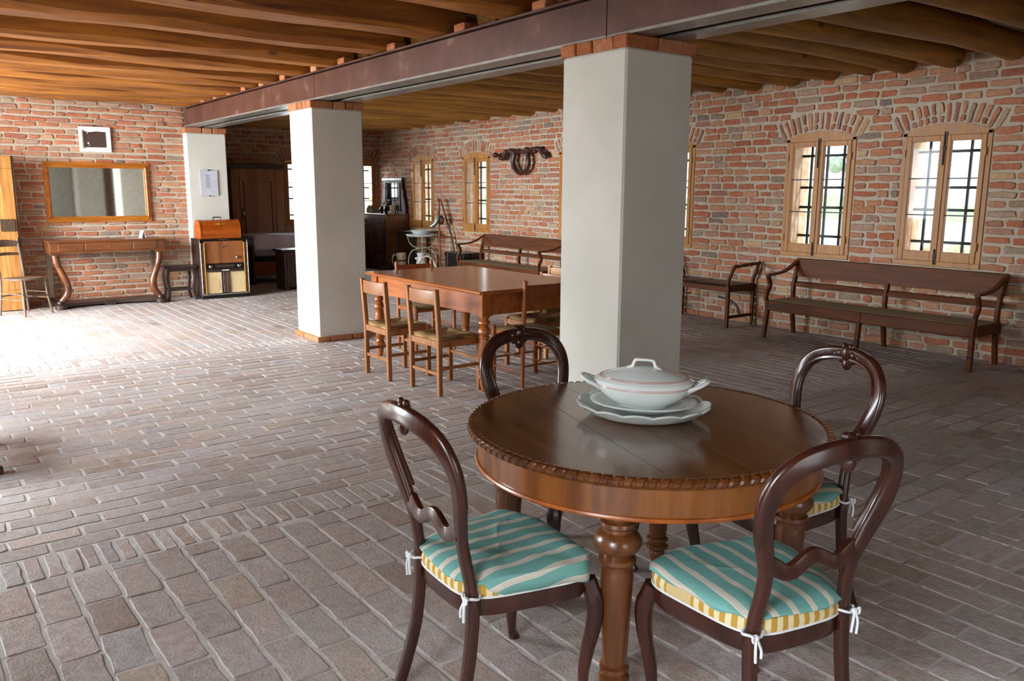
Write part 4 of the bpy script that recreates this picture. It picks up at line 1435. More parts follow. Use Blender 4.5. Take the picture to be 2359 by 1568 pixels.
pp = empty('framed_notice', (3.72, 12.415, 0), 0, 'frameless glass notice with printed page clipped to the pilaster', 'notice')
B(-.126, .126, -.012, -.004, 1.462, 1.822).build('page', 'paper', pp, False)
B(-.126, .126, -.016, -.0125, 1.462, 1.822).build('cover_glass', 'glass', pp, False)
rg = random.Random(2)
for i in range(17):
    w = rg.uniform(.02, .034)
    B(-.012 - w, -.012 + w, -.0124, -.012, 1.755 - .0118 * i, 1.7602 - .0118 * i).build('text_line', 'ink', pp, False)
mb = MB(); mb.box(-.008, .008, -.02, 0, 1.815, 1.836, .002); mb.build('clip', 'iron', pp)
mb = MB(); mb.box(-.008, .008, -.02, 0, 1.452, 1.468, .002); mb.build('clip', 'iron', pp)

# console table
co = empty('console_table', (2.235, 12.23, 0), 0, 'antique walnut console table with scrolled legs below the mirror', 'table')
W2, D2 = .70, .27
mb = MB(); mb.box(-W2 - .015, W2 + .015, -D2 - .01, D2, .868, .892, .008); mb.build('top', 'console_wood', co)
mb = MB(); mb.box(-W2, W2, -D2 + .012, D2, .745, .868, .004); mb.build('frieze', 'console_wood', co)
for a, b in ((-.60, -.30), (-.285, .285), (.30, .60)):
    mb = MB(); mb.box(a, b, -D2 + .004, -D2 + .014, .760, .855, .003); mb.build('drawer_front', 'console_wood', co)
mb = MB(); mb.tube([(0, -D2 + .002, .815), (0, -D2 + .002, .80)], .005, 6); mb.build('keyhole', 'brass', co)
mb = MB(); mb.box(-W2 - .006, W2 + .006, -D2 + .004, D2, .728, .746, .004); mb.build('lower_moulding', 'console_wood', co)
for s in (-1, 1):
    pts = smooth_pts([(s * .635, -D2 + .07, .73), (s * .625, -D2 + .06, .60), (s * .575, -D2 + .05, .46), (s * .525, -D2 + .05, .31), (s * .535, -D2 + .05, .20), (s * .595, -D2 + .06, .12), (s * .625, -D2 + .06, .085)], 6)
    n = len(pts)
    mb = MB(); mb.tube(pts, [.044 if i < 8 else .040 + .012 * math.sin(math.pi * (i - 8) / (n - 8)) - .012 * (i / n) for i in range(n)], 14); mb.build('scroll_leg', 'console_wood', co)
    mb = MB(); mb.box(s * .635 - .055, s * .635 + .055, -D2 + .02, -D2 + .125, .705, .73, .005); mb.box(s * .632 - .046, s * .632 + .046, -D2 + .028, -D2 + .115, .592, .604, .004); mb.build('leg_capital', 'console_wood', co)
    mb = MB(); mb.lathe([(.062, 0), (.070, .012), (.070, .052), (.060, .062), (.042, .070), (.050, .085), (.046, .10), (.030, .112)], 20, (s * .62, -D2 + .06, 0)); mb.build('bun_foot', 'dark_wood', co)
    mb = MB(); mb.box(s * .655 - .03, s * .655 + .03, D2 - .06, D2 - .015, .06, .73, .004); mb.build('rear_post', 'grey_wood', co)
    pts = smooth_pts([(s * .64, D2 - .08, .10), (s * .70, D2 - .10, .10), (s * .75, D2 - .13, .06), (s * .78, D2 - .15, .015)], 5)
    if s < 0:
        mb = MB(); mb.tube(pts, .018, 8); mb.build('rear_scroll_foot', 'dark_wood', co)
poly = [(-.66, D2 - .02), (-.66, -D2 + .10), (-.56, -D2 + .10)] + [(-.56 + 1.12 * i / 16, -D2 + .10 + .10 * math.sin(math.pi * i / 16) ** 1) for i in range(1, 16)] + [(.56, -D2 + .10), (.66, -D2 + .10), (.66, D2 - .02)]
mb = MB(); mb.prism(poly, .022, .062, 'z'); mb.build('base_shelf', 'dark_wood', co)
mb = MB(); mb.box(-.07, .07, -D2 + .19, -D2 + .22, .0, .066, .004); mb.build('centre_foot', 'dark_wood', co)
lf = empty('folded_leaflet', (2.70, 12.16, .893), R(15), 'small white folded leaflet standing on the console table', 'leaflet')
mb = MB(); mb.prism([(-.03, 0), (.0, .10), (.03, 0), (.028, 0), (0, .094), (-.028, 0)], -.045, .045, 'y'); mb.build('card', 'paper', lf, False)
o = B(-.10, .10, -.05, .05, 0, .002).build('paper_sheet', 'paper', None, False); o.location = (2.58, 12.10, .893); tag(o, 'flat sheet of white paper on the console table', 'paper')

# dark low stool beside the radio
so = empty('low_stool', (3.16, 12.23, 0), 0, 'low dark wooden stool between console table and radio', 'stool')
mb = MB(); mb.box(-.225, .225, -.16, .16, .452, .482, .008); mb.build('seat', 'dark_wood', so)
mb = MB(); mb.box(-.17, .17, -.115, .115, .41, .452, .004); mb.build('apron', 'dark_wood', so)
for sx in (-1, 1):
    for sy in (-1, 1):
        pts = smooth_pts([(sx * .165, sy * .11, .45), (sx * .185, sy * .125, .33), (sx * .165, sy * .115, .16), (sx * .178, sy * .125, .05), (sx * .195, sy * .135, 0)], 4)
        mb = MB(); mb.sweep(pts, .040, .032, (0, 1, 0)); mb.build('leg', 'dark_wood', so)
for sy in (-1, 1):
    mb = MB(); mb.box(-.165, .165, sy * .115 - .01, sy * .115 + .01, .135, .165, .003); mb.build('stretcher', 'dark_wood', so)

# radio cabinet
ra = empty('radio_cabinet', (3.755, 12.20, 0), 0, 'old black radiogram cabinet with cream speaker cloth in front of the pilaster', 'radio')
w, d, h = .345, .205, .835
for s in (-1, 1):
    mb = MB(); mb.box(s * w - (.02 if s > 0 else 0), s * w + (.02 if s < 0 else 0), -d, d, .045, h, .006); mb.build('side_panel', 'dark_wood', ra)
    for q in (.012, .062):
        mb = MB(); mb.box(s * (w - q) - .006, s * (w - q) + .006, -d - .008, -d + .006, .065, h - .03, .003); mb.build('bright_strip', 'chrome' if q < .02 else 'brass', ra)
    mb = MB(); mb.box(s * (w - .037) - .017, s * (w - .037) + .017, -d - .002, -d + .02, .065, h - .03, .003); mb.build('pilaster_strip', 'console_wood', ra)
mb = MB(); mb.box(-w - .004, w + .004, -d - .006, d, h, h + .022, .005); mb.build('top', 'black', ra)
mb = MB(); mb.box(-.06, .06, -d - .010, -d - .004, h + .004, h + .014, .002); mb.build('top_badge', 'chrome', ra)
mb = MB(); mb.box(-w, w, -d + .004, d, 0, .05, .004); mb.build('plinth', 'black', ra)
B(-w + .01, w - .01, d - .02, d, .05, h).build('rear_panel', 'dark_wood', ra, False)
fi = .278
mb = MB(); mb.box(-fi, fi, -d + .012, -d + .03, .505, h - .012, .003); mb.build('record_door', 'burl', ra)
mb = MB(); mb.lathe([(.004, -.004), (.022, -.004), (.022, .012), (.016, .018), (.002, .018)], 16); o = mb.build('dial_knob', 'chrome', ra); o.rotation_euler = (R(90), 0, 0); o.location = (.185, -d + .008, .585)
B(.09, .235, -d + .009, -d + .0115, .583, .587).build('dial_needle', 'brass', ra, False)
pts = smooth_pts([(-.045, 0, 0), (-.03, 0, .018), (-.022, 0, -.004), (-.008, 0, .012), (.0, 0, .0), (.016, 0, .016), (.024, 0, .004), (.042, 0, .020)], 4)
mb = MB(); mb.tube([(p[0], -d + .010, .735 + p[2]) for p in pts], .0035, 5); mb.build('script_emblem', 'chrome', ra)
mb = MB(); mb.box(-fi, fi, -d + .008, -d + .03, .425, .500, .003); mb.build('tuning_panel', 'black', ra)
B(-.14, .13, -d + .006, -d + .009, .445, .485).build('dial_glass', 'iron_plate', ra, False)
for s in (-1, 1):
    mb = MB(); mb.lathe([(.004, -.004), (.026, -.004), (.026, .014), (.018, .022), (.002, .022)], 16); o = mb.build('tuning_knob', 'chrome', ra); o.rotation_euler = (R(90), 0, 0); o.location = (s * .205, -d + .006, .463)
mb = MB(); mb.box(-fi, fi, -d - .006, -d + .03, .385, .425, .005); mb.build('key_ledge', 'dark_wood', ra)
B(-.05, .05, -d - .009, -d - .005, .398, .412).build('ivory_key', 'paper', ra, False)
for a, b in ((-fi, -.062), (.062, fi)):
    B(a, b, -d + .014, -d + .02, .075, .385).build('speaker_cloth', 'grille_cloth', ra, False)
mb = MB(); mb.lathe([(.003, 0), (.08, 0), (.08, .003), (.003, .003)], 28, sx=1, sy=1.45); o = mb.build('speaker_disc', 'grille_cloth', ra); o.rotation_euler = (R(90), 0, 0); o.location = (-.165, -d + .014, .20)
for k in range(5):
    x = -.052 + .026 * k
    mb = MB(); mb.box(x - .010, x + .010, -d + .002, -d + .02, .075, .385, .004); mb.build('centre_slat', 'console_wood' if k % 2 else 'dark_wood', ra)
mb = MB(); mb.box(-w + .02, w - .02, -d - .004, -d + .02, .052, .072, .004); mb.build('bottom_strip', 'chrome', ra)

# domed case on the radio
dc = empty('domed_case', (3.73, 12.17, h + .0225), R(3), 'orange wooden case with domed lid and black handle on the radio', 'case')
w, d = .285, .125
prof = [(-d, 0), (d, 0), (d, .12)] + [(d * math.cos(math.pi * i / 14) , .12 + .145 * math.sin(math.pi * i / 14)) for i in range(1, 14)] + [(-d, .12)]
mb = MB(); mb.prism(prof, -w, w, 'x'); mb.build('lid', 'case_wood', dc)
for s in (-1, 1):
    mb = MB(); mb.prism([(y * 1.04, z * 1.02) for y, z in prof], s * w - .008, s * w + .008, 'x'); mb.build('end_board', 'case_wood', dc)
mb = MB(); mb.box(-w - .006, w + .006, -d - .006, d + .006, 0, .028, .004); mb.build('base', 'case_wood', dc)
mb = MB(); mb.tube(smooth_pts([(-.055, 0, .262), (-.055, 0, .292), (-.04, 0, .298), (.04, 0, .298), (.055, 0, .292), (.055, 0, .262)], 4), .008, 8); mb.build('handle', 'black', dc)
mb = MB()
for (x, sx_, r) in ((0, 1, .020), (-.04, 2.2, .012), (.04, 2.2, .012), (-.075, 1.8, .006), (.075, 1.8, .006)):
    mb.ball((x, -d * .83, .205), r, 10, sx_, .25)
o = mb.build('gold_inlay', 'gold_leaf', dc)
mb = MB(); mb.ball((0, -d * .87, .205), .009, 8, .8, .5, 1.5); mb.build('keyhole', 'black', dc)

# bentwood chair
bw = empty('bentwood_chair', (1.20, 11.83, 0), R(35), 'thin grey-brown bentwood chair in front of the old door', 'chair')
w, d = .17, .165
for s in (-1, 1):
    pts = smooth_pts([(s * (w + .035), d + .03, 0), (s * w, d + .01, .44), (s * (w + .012), d + .05, .70), (s * (w + .045), d + .12, .93)], 5)
    mb = MB(); mb.tube(pts, [.015] * (len(pts) - 1) + [.012], 10); mb.build('back_post', 'grey_wood', bw)
    mb = MB(); mb.tube(smooth_pts([(s * (w + .03), -d - .04, 0), (s * (w + .005), -d - .01, .25), (s * w, -d, .44)], 5), .014, 10); mb.build('front_leg', 'grey_wood', bw)
    for z in (.20, .27):
        mb = MB(); mb.tube([(s * (w + .015), -d - .02, z), (s * (w + .015), d + .02, z)], .007, 8); mb.build('side_stretcher', 'grey_wood', bw)
for y in (-1, 1):
    mb = MB(); mb.tube([(-w - .01, y * (d + .02), .235), (w + .01, y * (d + .02), .235)], .008, 8); mb.build('stretcher', 'grey_wood', bw)
mb = MB(); mb.lathe([(.12, .435), (.205, .437), (.212, .447), (.207, .458), (.15, .455), (.01, .452)], 32, (0, -.005, 0), 1, .98, wob=lambda a, z: 1 + .05 * math.cos(4 * a) * -1); mb.build('seat', 'grey_wood', bw)
for z, wd, yy in ((.865, .085, .095), (.735, .038, .058)):
    pts = [(-(w + .03) + 2 * (w + .03) * i / 12, d + yy + .035 * (1 - (i / 6 - 1) ** 2), z + .012 * math.sin(math.pi * i / 12)) for i in range(13)]
    mb = MB(); mb.sweep(pts, [wd * (.8 + .25 * math.sin(math.pi * i / 12)) for i in range(13)], .009, (0, 1, 0)); mb.build('back_slat', 'grey_wood', bw)

# old door standing open against the wall
do = empty('door_1', (0, 12.21, 0), 0); do['kind'] = 'structure'; do['label'] = 'old pine door standing open against the mirror wall'
mb = MB(); mb.box(.30, 1.245, .012, .055, .012, 1.955, .004); mb.build('door_panel', 'door_wood', do)
for (a, b, c_, d_) in ((.30, 1.235, 1.80, 1.955), (.45, 1.09, .85, 1.02), (.30, 1.235, .012, .27), (1.09, 1.235, .272, 1.798), (.30, .45, .272, 1.798), (.70, .84, .272, .848), (.70, .84, 1.022, 1.798)):
    mb = MB(); mb.box(a, b, -.008, .014, c_, d_, .004); mb.build('door_board', 'door_wood', do)
mb = MB(); mb.box(1.05, 1.21, -.035, -.008, 1.02, 1.17, .004); mb.build('lock_case', 'iron_plate', do)
mb = MB(); mb.box(1.246, 1.262, .0, .06, .012, 1.955, .003); mb.build('edge_strip', 'dark_wood', do)

# ------------------------------------------------------------------ bedroom corner: wardrobe, bed, chest
wa = empty('wardrobe', (5.33, 15.2, 0), 0, 'dark walnut wardrobe with figured veneer door behind the bed', 'wardrobe')
w, d = .48, .29
mb = MB(); mb.box(-w, w, -d + .02, d, .08, 1.93, .005); mb.build('body', 'burl', wa)
mb = MB(); mb.box(-w - .05, w + .05, -d - .035, d, 1.955, 2.00, .008); mb.box(-w - .025, w + .025, -d - .012, d, 1.915, 1.955, .006); mb.build('cornice', 'dark_wood', wa)
mb = MB(); mb.box(-w - .02, w + .02, -d - .01, d, 0, .09, .006); mb.build('plinth', 'burl', wa)
for s in (-1, 1):
    mb = MB(); mb.box(s * (w - .075) - .07, s * (w - .075) + .07, -d + .004, -d + .024, .10, 1.90, .004); mb.build('front_stile', 'burl', wa)
dr = B(-.325, .325, -d + .0, -d + .024, .11, 1.80).build('door', 'burl', wa, False)
mb = MB(); mb.box(-.245, .245, -d - .008, -d + .004, .22, 1.69, .006); mb.build('door_panel', 'burl', dr)
for s in (-1, 1):
    mb = MB(); mb.box(s * .255 - .008, s * .255 + .008, -d - .010, -d + .004, .21, 1.70, .003); mb.build('panel_moulding', 'dark_wood', dr)
mb = MB(); mb.tube([(-.285, -d - .03 + .012 * math.cos(a), 1.20 + .022 * math.sin(a)) for a in [2 * math.pi * i / 12 for i in range(13)]], .004, 6)
mb.tube([(-.285, -d, 1.18), (-.285, -d - .03, 1.18)], .006, 6); mb.build('key', 'brass', dr)
mb = MB(); mb.box(-.30, -.255, -d - .035, -d - .028, 1.10, 1.165, .004); mb.build('key_tag', 'tag', dr)
mb = MB(); mb.box(-.31, -.262, -d - .004, -d + .002, 1.02, 1.22, .003); mb.build('lock_plate', 'dark_wood', dr)

be = empty('bed', (5.30, 13.90, 0), 0, 'wooden bed with white cover standing in front of the wardrobe', 'bed')
bx0, bx1, by0, by1 = -.62, 1.30, -.48, .48
mb = MB(); mb.box(bx0, bx1, by0, by0 + .035, .17, .37, .005); mb.build('side_rail', 'red_board', be)
mb = MB(); mb.box(bx0, bx1, by1 - .035, by1, .17, .37, .005); mb.build('side_rail', 'red_board', be)
mb = MB(); mb.box(bx1, bx1 + .05, by0 - .02, by1 + .02, .0, 1.02, .006); mb.box(bx1 - .02, bx1 + .07, by0 - .04, by1 + .04, 1.02, 1.06, .006); mb.build('headboard', 'dark_wood', be)
mb = MB(); mb.box(bx0 - .045, bx0, by0 - .02, by1 + .02, .0, .62, .006); mb.build('footboard', 'dark_wood', be)
mb = MB(); mb.box(bx0, bx1, by0 + .035, by1 - .035, .30, .46, .01); mb.build('bed_base', 'black', be)
mb = MB(); mb.box(bx0 + .01, bx1 - .01, by0 + .0, by1 - .0, .46, .60, .03); mb.build('mattress', 'mattress', be)
mb = MB()
n1, n2 = 30, 16
vs = []
for j in range(n2 + 1):
    for i in range(n1 + 1):
        u = i / n1; v = j / n2
        x = bx0 + .005 + (bx1 - bx0 - .01) * u
        if v < .25: y = by0 - .012; z = .555 + (.80 - .555) * (v / .25) + (.01 * math.sin(u * 20) if v < .05 else 0)
        else: y = by0 - .012 + (by1 - by0 + .02) * (v - .25) / .75; z = .80 + .012 * math.sin(u * 9) * math.sin(v * 8) - .01 * (v > .9)
        vs.append((x, y - .006 * math.sin(u * 31) * (1 - v), z))
mb.add(vs, [(j * (n1 + 1) + i, j * (n1 + 1) + i + 1, (j + 1) * (n1 + 1) + i + 1, (j + 1) * (n1 + 1) + i) for j in range(n2) for i in range(n1)])
o = mb.build('bed_cover', 'linen', be)
sl = o.modifiers.new('thick', 'SOLIDIFY'); sl.thickness = .03; sl.offset = -1
mb = MB(); mb.box(bx0 + .03, bx1 - .03, by0 + .01, by1 - .02, .60, .775, .05); mb.build('quilt', 'linen', be)
mb = MB(); mb.ball((bx1 - .32, 0, .83), .30, 14, .75, 1.25, .28); mb.build('pillow', 'linen', be)

ch = empty('blanket_chest', (5.12, 12.58, 0), 0, 'dark wooden chest beside the bed, partly behind the farther pillar', 'chest')
mb = MB(); mb.box(-.325, .325, -.19, .19, .05, .60, .006); mb.build('body', 'dark_wood', ch)
mb = MB(); mb.box(-.365, .365, -.225, .21, .60, .632, .010); mb.build('lid', 'dark_wood', ch)
for s in (-1, 1):
    mb = MB(); mb.box(s * .29 - .035, s * .29 + .035, -.195, .19, 0, .055, .004); mb.build('foot', 'dark_wood', ch)
mb = MB(); mb.box(-.27, .27, -.20, -.185, .12, .54, .004); mb.build('front_panel', 'dark_wood', ch)

# ------------------------------------------------------------------ chest of drawers with dressing mirror (drawers face -X)
dz = empty('chest_of_drawers', (7.815, 14.78, 0), R(-90), 'tall dark chest of drawers against the window wall in the far corner', 'chest of drawers')
w, d, h = .54, .265, 1.075
mb = MB(); mb.box(-w, w, -d + .012, d, .08, h, .005); mb.build('body', 'console_wood', dz)
mb = MB(); mb.box(-w - .012, w + .012, -d - .012, d, h, h + .026, .006); mb.build('top', 'console_wood', dz)
mb = MB(); mb.box(-w, w, -d + .03, d, 0, .085, .004); mb.build('plinth', 'dark_wood', dz)
zz = .10
for k in range(5):
    hh = .215 if k < 3 else .155
    f = B(-w + .03, w - .03, -d - .002, -d + .014, zz, zz + hh - .014).build('drawer', 'mahogany', dz, False)
    for s in (-1, 1):
        mb = MB(); mb.lathe([(.006, 0), (.008, .012), (.016, .020), (.012, .028), (.001, .030)], 12); kb = mb.build('knob', 'dark_wood', f); kb.rotation_euler = (R(90), 0, 0); kb.location = (s * .3, -d - .002, zz + hh / 2)
    zz += hh
dm = empty('dressing_mirror', (8.0, 14.74, h + .0265), R(-90), 'dark stepped dressing mirror standing on the chest of drawers', 'mirror')
poly = [(-.50, 0), (.50, 0), (.50, .14), (.47, .17), (.47, .24), (.44, .30), (.42, .34), (.42, .43), (.37, .50), (.37, .64), (-.37, .64), (-.37, .50), (-.42, .43), (-.42, .34), (-.44, .30), (-.47, .24), (-.47, .17), (-.50, .14)]
mb = MB(); mb.prism(poly, -.01, .03, 'y'); mb.build('stepped_board', 'matte_mahogany', dm, False)
mb = MB(); mb.box(-.40, .40, -.03, .03, .635, .69, .006); mb.build('cornice', 'dark_wood', dm)
B(-.28, .28, -.014, -.0105, .05, .59).build('mirror_glass', 'dark_reflection_mirror', dm, False)
for s in (-1, 1):
    mb = MB(); mb.box(s * .29 - .012, s * .29 + .012, -.024, -.01, .04, .60, .004); mb.build('glass_bead', 'grey_wood', dm)
# things on the chest of drawers
HT = h + .0265
def on_chest(name, dy, dx, label, cat):
    return empty(name, (7.72 + dx, 14.78 + dy, HT), 0, label, cat)
jr = on_chest('glass_jar', .30, -.03, 'round pale glass box with brass fittings on the chest of drawers', 'jar')
mb = MB(); mb.lathe([(.07, 0), (.105, .005), (.108, .05), (.104, .085), (.09, .09), (.003, .092)], 24); mb.build('bowl', 'glass_jar', jr)
mb = MB(); mb.lathe([(.110, .082), (.112, .088), (.110, .094), (.10, .094)], 24, cap=False); mb.build('brass_rim', 'brass', jr)
mb = MB()
for k in range(7):
    mb.ball((.06 * math.cos(k * .9), .06 * math.sin(k * .9), .105 + .012 * (k % 3)), .028, 8)
mb.build('dried_petals', 'dry_flower', jr)
for i, (dy, lb_) in enumerate(((-.12, 'small dark vase of dried flowers on the chest of drawers, beside the glass box'), (-.30, 'small dark vase of pale dried flowers on the chest of drawers, towards the book'))):
    v = on_chest('flower_vase', dy, -.02, lb_, 'vase')
    mb = MB(); mb.lathe([(.028, 0), (.032, .006), (.022, .018), (.045, .055), (.048, .085), (.024, .125), (.028, .14), (.004, .138)], 18); mb.build('vase_body', 'bottle', v)
    rgv = random.Random(i + 40)
    mb = MB(); mb2 = MB()
    for k in range(7):
        p = (rgv.uniform(-.07, .07), rgv.uniform(-.08, .08), rgv.uniform(.20, .28))
        mb.tube([(0, 0, .12), (p[0] * .5, p[1] * .5, .17), p], .002, 5)
        mb2.ball(p, rgv.uniform(.010, .018), 7)
    mb.build('stems', 'dry_flower', v); mb2.build('flower_heads', 'dry_flower' if i == 0 else 'stoneware', v)
bk = on_chest('propped_book', -.44, .06, 'cream book propped upright at the end of the chest of drawers', 'book')
mb = MB(); mb.box(-.06, .06, -.015, .015, 0, .165, .003); o = mb.build('cover', 'stoneware', bk); o.rotation_euler = (R(-12), 0, 0)
mb = MB(); mb.box(-.057, .061, -.012, .012, .003, .162, .0); o = mb.build('pages', 'paper', bk); o.rotation_euler = (R(-12), 0, 0)
bo = on_chest('dark_bottle', -.485, .12, 'slim dark bottle at the edge of the chest of drawers', 'bottle')
mb = MB(); mb.lathe([(.028, 0), (.032, .006), (.032, .10), (.024, .125), (.011, .15), (.011, .19), (.013, .192), (.002, .194)], 18); mb.build('glass_body', 'bottle', bo)
mb = MB(); mb.lathe([(.0115, .175), (.0135, .176), (.0135, .196), (.002, .198)], 12); mb.build('stopper', 'burgundy', bo)

# ------------------------------------------------------------------ washstand corner
bt = empty('side_table', (7.86, 13.72, 0), 0, 'narrow black side table below the window behind the washstand', 'table')
mb = MB(); mb.box(-.20, .20, -.30, .30, .775, .80, .006); mb.build('top', 'black', bt)
for sx in (-1, 1):
    for sy in (-1, 1):
        mb = MB(); mb.sweep([(sx * .165, sy * .26, .78), (sx * .165, sy * .26, 0)], [.04, .028], [.04, .028], (1, 0, 0), .15); mb.build('leg', 'black', bt)
mb = MB(); mb.box(-.165, .165, -.26, .26, .70, .775, .004); mb.build('apron', 'black', bt)
wsd = empty('washstand', (7.67, 13.06, 0), 0, 'round washstand of curled cream iron wire with pale marble top', 'washstand')
mb = MB(); mb.lathe([(.01, .742), (.285, .742), (.295, .748), (.295, .760), (.288, .766), (.01, .766)], 48); mb.build('marble_top', 'marble', wsd)
for k in range(4):
    a = R(45 + 90 * k) + .25
    ca, sa = math.cos(a), math.sin(a)
    prof = [(.265, .74), (.235, .62), (.16, .545), (.075, .515), (.10, .50), (.19, .46), (.245, .36), (.255, .25), (.225, .12), (.16, .03), (.14, .0)]
    mb = MB(); mb.tube(smooth_pts([(r * ca, r * sa, z) for r, z in prof], 5), .0085, 8); mb.build('wire_leg', 'cream_wire', wsd)
for z, r in ((.515, .078), (.735, .262)):
    mb = MB(); mb.tube([(r * math.cos(2 * math.pi * i / 28), r * math.sin(2 * math.pi * i / 28), z) for i in range(29)], .007, 8); mb.build('wire_ring', 'cream_wire', wsd)
ba = empty('wash_basin', (7.66, 13.08, .7665), 0, 'shallow white enamel basin on the washstand', 'basin')
mb = MB(); mb.lathe([(.09, 0), (.13, .002), (.165, .03), (.195, .062), (.215, .068), (.214, .073), (.190, .068), (.155, .032), (.12, .012), (.003, .010)], 44); mb.build('bowl', 'porcelain', ba)
mb = MB(); mb.lathe([(.018, .01), (.024, .03), (.018, .05), (.003, .056)], 12, (.0, .05, .035)); mb.build('soap', 'yellow_glaze', ba)
def jug(name, loc, rz, mat, label, band=None, hs=1.0):
    j = empty(name, loc, rz, label, 'jug')
    pr = [(.075, 0), (.09, .005), (.105, .08), (.108, .14), (.090, .22), (.070, .28), (.068, .31), (.085, .36), (.080, .36), (.062, .31), (.06, .2), (.003, .19)] if not band else \
         [(.085, 0), (.092, .004), (.092, .12), (.090, .25), (.086, .36), (.088, .375), (.080, .376), (.078, .2), (.003, .19)]
    mb = MB(); mb.lathe([(r, z * hs) for r, z in pr], 28, cap=False); mb.build('body', mat, j)
    s = -1 if band else 1
    pts = smooth_pts([(s * .075, 0, .33 * hs), (s * .13, 0, .345 * hs), (s * .168, 0, .28 * hs), (s * .15, 0, .18 * hs), (s * .098, 0, .12 * hs)], 5)
    mb = MB(); mb.tube(pts, .010, 8); mb.build('handle', 'green_glaze' if not band else mat, j)
    if band:
        mb = MB(); mb.lathe([(.0925, .235 * hs), (.0935, .237 * hs), (.0935, .262 * hs), (.0925, .264 * hs)], 28, cap=False); mb.build('brown_band', band, j)
    else:
        mb = MB(); mb.lathe([(.03, 0), (.045, .03), (.03, .05)], 12, (-.075, -.01, .305), cap=False); mb.build('spout', mat, j)
        mb = MB()
        for k in range(9):
            t_ = k / 8
            mb.ball((-.055 + .05 * math.sin(k * 1.9), -.092, .06 + .16 * t_), .016, 7, 1, .35)
        mb.build('flower_spray', 'yellow_glaze', j)
    return j
jug('enamel_jug', (7.62, 13.02, 0), R(-35), 'porcelain', 'white jug with yellow flowers and green handle under the washstand', None, 1.2)
jug('stoneware_jug', (7.45, 13.45, 0), R(-35), 'stoneware', 'tall beige jug with a brown band beside the chest of drawers', 'brown_band', 1.1)

# folding wooden stand leaning beside the washstand
fs_ = empty('folding_stand', (7.88, 12.62, 0), 0, 'slender reddish folding wooden stand leaning by the washstand', 'stand')
mb = MB(); mb.tube([(0, .20, 1.36), (-.10, .02, .70), (-.16, -.10, 0)], .018, 10); mb.build('front_pole', 'chair_red', fs_)
mb = MB(); mb.tube([(.02, .17, 1.40), (.12, -.05, .70), (.17, -.20, 0)], .014, 10); mb.build('rear_pole', 'dark_wood', fs_)
mb = MB(); mb.ball((0, .21, 1.38), .036, 12); mb.build('pivot_knob', 'chair_red', fs_)
mb = MB(); mb.tube([(-.09, .03, .74), (.12, -.05, .72)], .014, 8); mb.build('cross_bar', 'chair_red', fs_)
hb = empty('tin_horn', (7.80, 12.67, 1.0), 0, 'dull tin horn hanging from the folding wooden stand', 'horn')
mb = MB(); mb.tube(smooth_pts([(.03, .03, .12), (-.02, 0, .08), (-.06, .03, -.02), (-.10, .10, -.08)], 5), [.018 + .002 * i for i in range(16)], 12); mb.build('horn_body', 'tin', hb)
mb = MB(); mb.ball((.04, -.01, .03), .065, 10, .7, .8, 1.3); mb.build('leather_pouch', 'leather_strap', hb)
mb = MB(); mb.tube(smooth_pts([(.03, .03, .12), (.01, .06, .18), (.0, .05, .10)], 4), .005, 6); mb.build('hanging_loop', 'iron', hb)
ar = empty('bow_frame', (7.40, 12.45, 0), R(-35), 'small bow-shaped wicker frame on the floor beside the long bench', 'basket')
for k, (r, y) in enumerate(((.20, -.06), (.17, .05))):
    mb = MB(); mb.tube([(r * math.cos(math.pi * i / 16), y, .42 * math.sin(math.pi * i / 16)) for i in range(17)], .013, 8); mb.build('wicker_bow', 'cream_wire', ar)
mb = MB(); mb.box(-.20, .20, -.09, .09, 0, .12, .02); mb.build('base', 'leather_strap', ar)
mb = MB()
for k in range(5): mb.ball((-.12 + .06 * k, 0, .17 + .04 * math.sin(k * 1.6)), .055, 8)
mb.build('cloth_bundle', 'burgundy', ar)
tr = empty('black_trunk', (7.86, 11.98, 0), 0, 'low black trunk on the floor beyond the arm of the far bench', 'trunk')
mb = MB(); mb.box(-.20, .20, -.30, .30, 0, .42, .01); mb.build('body', 'black', tr)
mb = MB(); mb.box(-.208, .208, -.308, .308, .42, .50, .012); mb.build('lid', 'black', tr)
for s in (-1, 1):
    mb = MB(); mb.box(-.211, -.20, s * .2 - .02, s * .2 + .02, .02, .49, .002); mb.build('strap', 'dark_wood', tr)

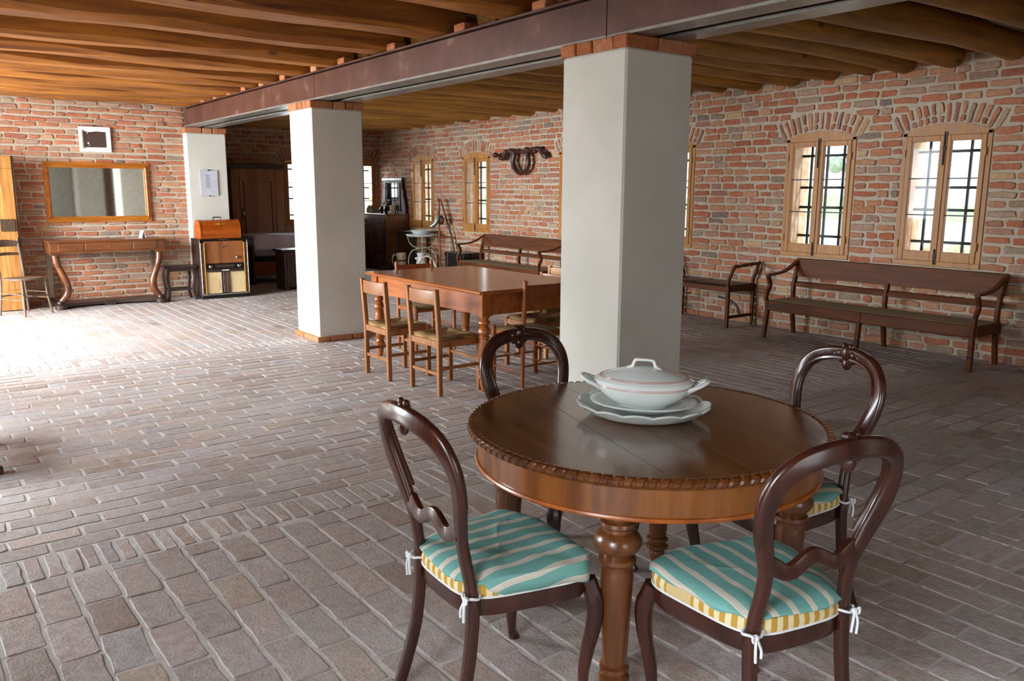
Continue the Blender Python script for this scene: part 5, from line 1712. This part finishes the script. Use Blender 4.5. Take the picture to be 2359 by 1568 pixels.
# horse harness on the window wall (local x along the wall towards the near end)
ha = empty('horse_harness', (XW - .065, 10.50, 2.09), R(-90), 'dark wooden and leather horse harness hanging on the brick wall', 'harness')
ha.scale = (1, 1, .76)
mb = MB()
pts = smooth_pts([(-.62, -.03, .02), (-.50, -.03, -.05), (-.42, -.035, .09), (-.22, -.04, .10), (0, -.045, .08), (.22, -.04, .10), (.40, -.035, .12), (.52, -.03, .03), (.60, -.03, -.06)], 5)
mb.tube(pts, [.044 + .012 * math.sin(i * .9) for i in range(len(pts))], 12); mb.build('yoke', 'leather_strap', ha)
for (x, z, r) in ((-.70, .045, .055), (-.20, .06, .06), (.14, .12, .055), (.34, .07, .045), (-.42, .11, .04)):
    mb = MB(); mb.ball((x, -.05, z), r, 12); mb.build('boss', 'leather_strap', ha)
pts = smooth_pts([(-.18, -.05, .06), (-.21, -.06, -.12), (-.14, -.06, -.28), (0, -.06, -.36), (.14, -.06, -.28), (.19, -.06, -.12), (.15, -.05, .08)], 6)
mb = MB(); mb.tube(pts, .040, 12); mb.build('collar', 'leather_strap', ha)
mb = MB(); pts = smooth_pts([(-.26, -.05, .05), (-.28, -.05, -.10), (-.24, -.05, -.25), (-.18, -.05, -.26)], 5); mb.tube(pts, .014, 8); mb.build('strap', 'leather_strap', ha)
mb = MB(); pts = smooth_pts([(-.10, -.10, .05), (-.10, -.11, -.12), (-.03, -.11, -.27), (.06, -.11, -.26), (.10, -.11, -.12), (.12, -.10, .04)], 5)
for i, p in enumerate(pts):
    mb.ball(p, .010, 6)
mb.build('chain', 'iron', ha)
for x in (-.36, .44):
    mb = MB(); mb.tube([(x, .07, .16), (x, -.03, .15)], .012, 8); mb.build('wall_hook', 'iron', ha)

# dark bench leg just entering the picture at its edge
lt = empty('low_bench', (.02, 5.47, 0), 0, 'low dark bench by the courtyard wall, one foot showing', 'bench')
mb = MB(); mb.box(-.28, .16, -.45, .45, .40, .44, .008); mb.build('seat', 'dark_wood', lt)
for sy in (-1, 1):
    mb = MB(); mb.box(-.04, .04, sy * .30 - .03, sy * .30 + .03, .03, .40, .004); mb.build('leg', 'dark_wood', lt)
    mb = MB(); mb.box(-.26, .315, sy * .30 - .028, sy * .30 + .028, 0, .042, .008); mb.build('runner_foot', 'dark_wood', lt)
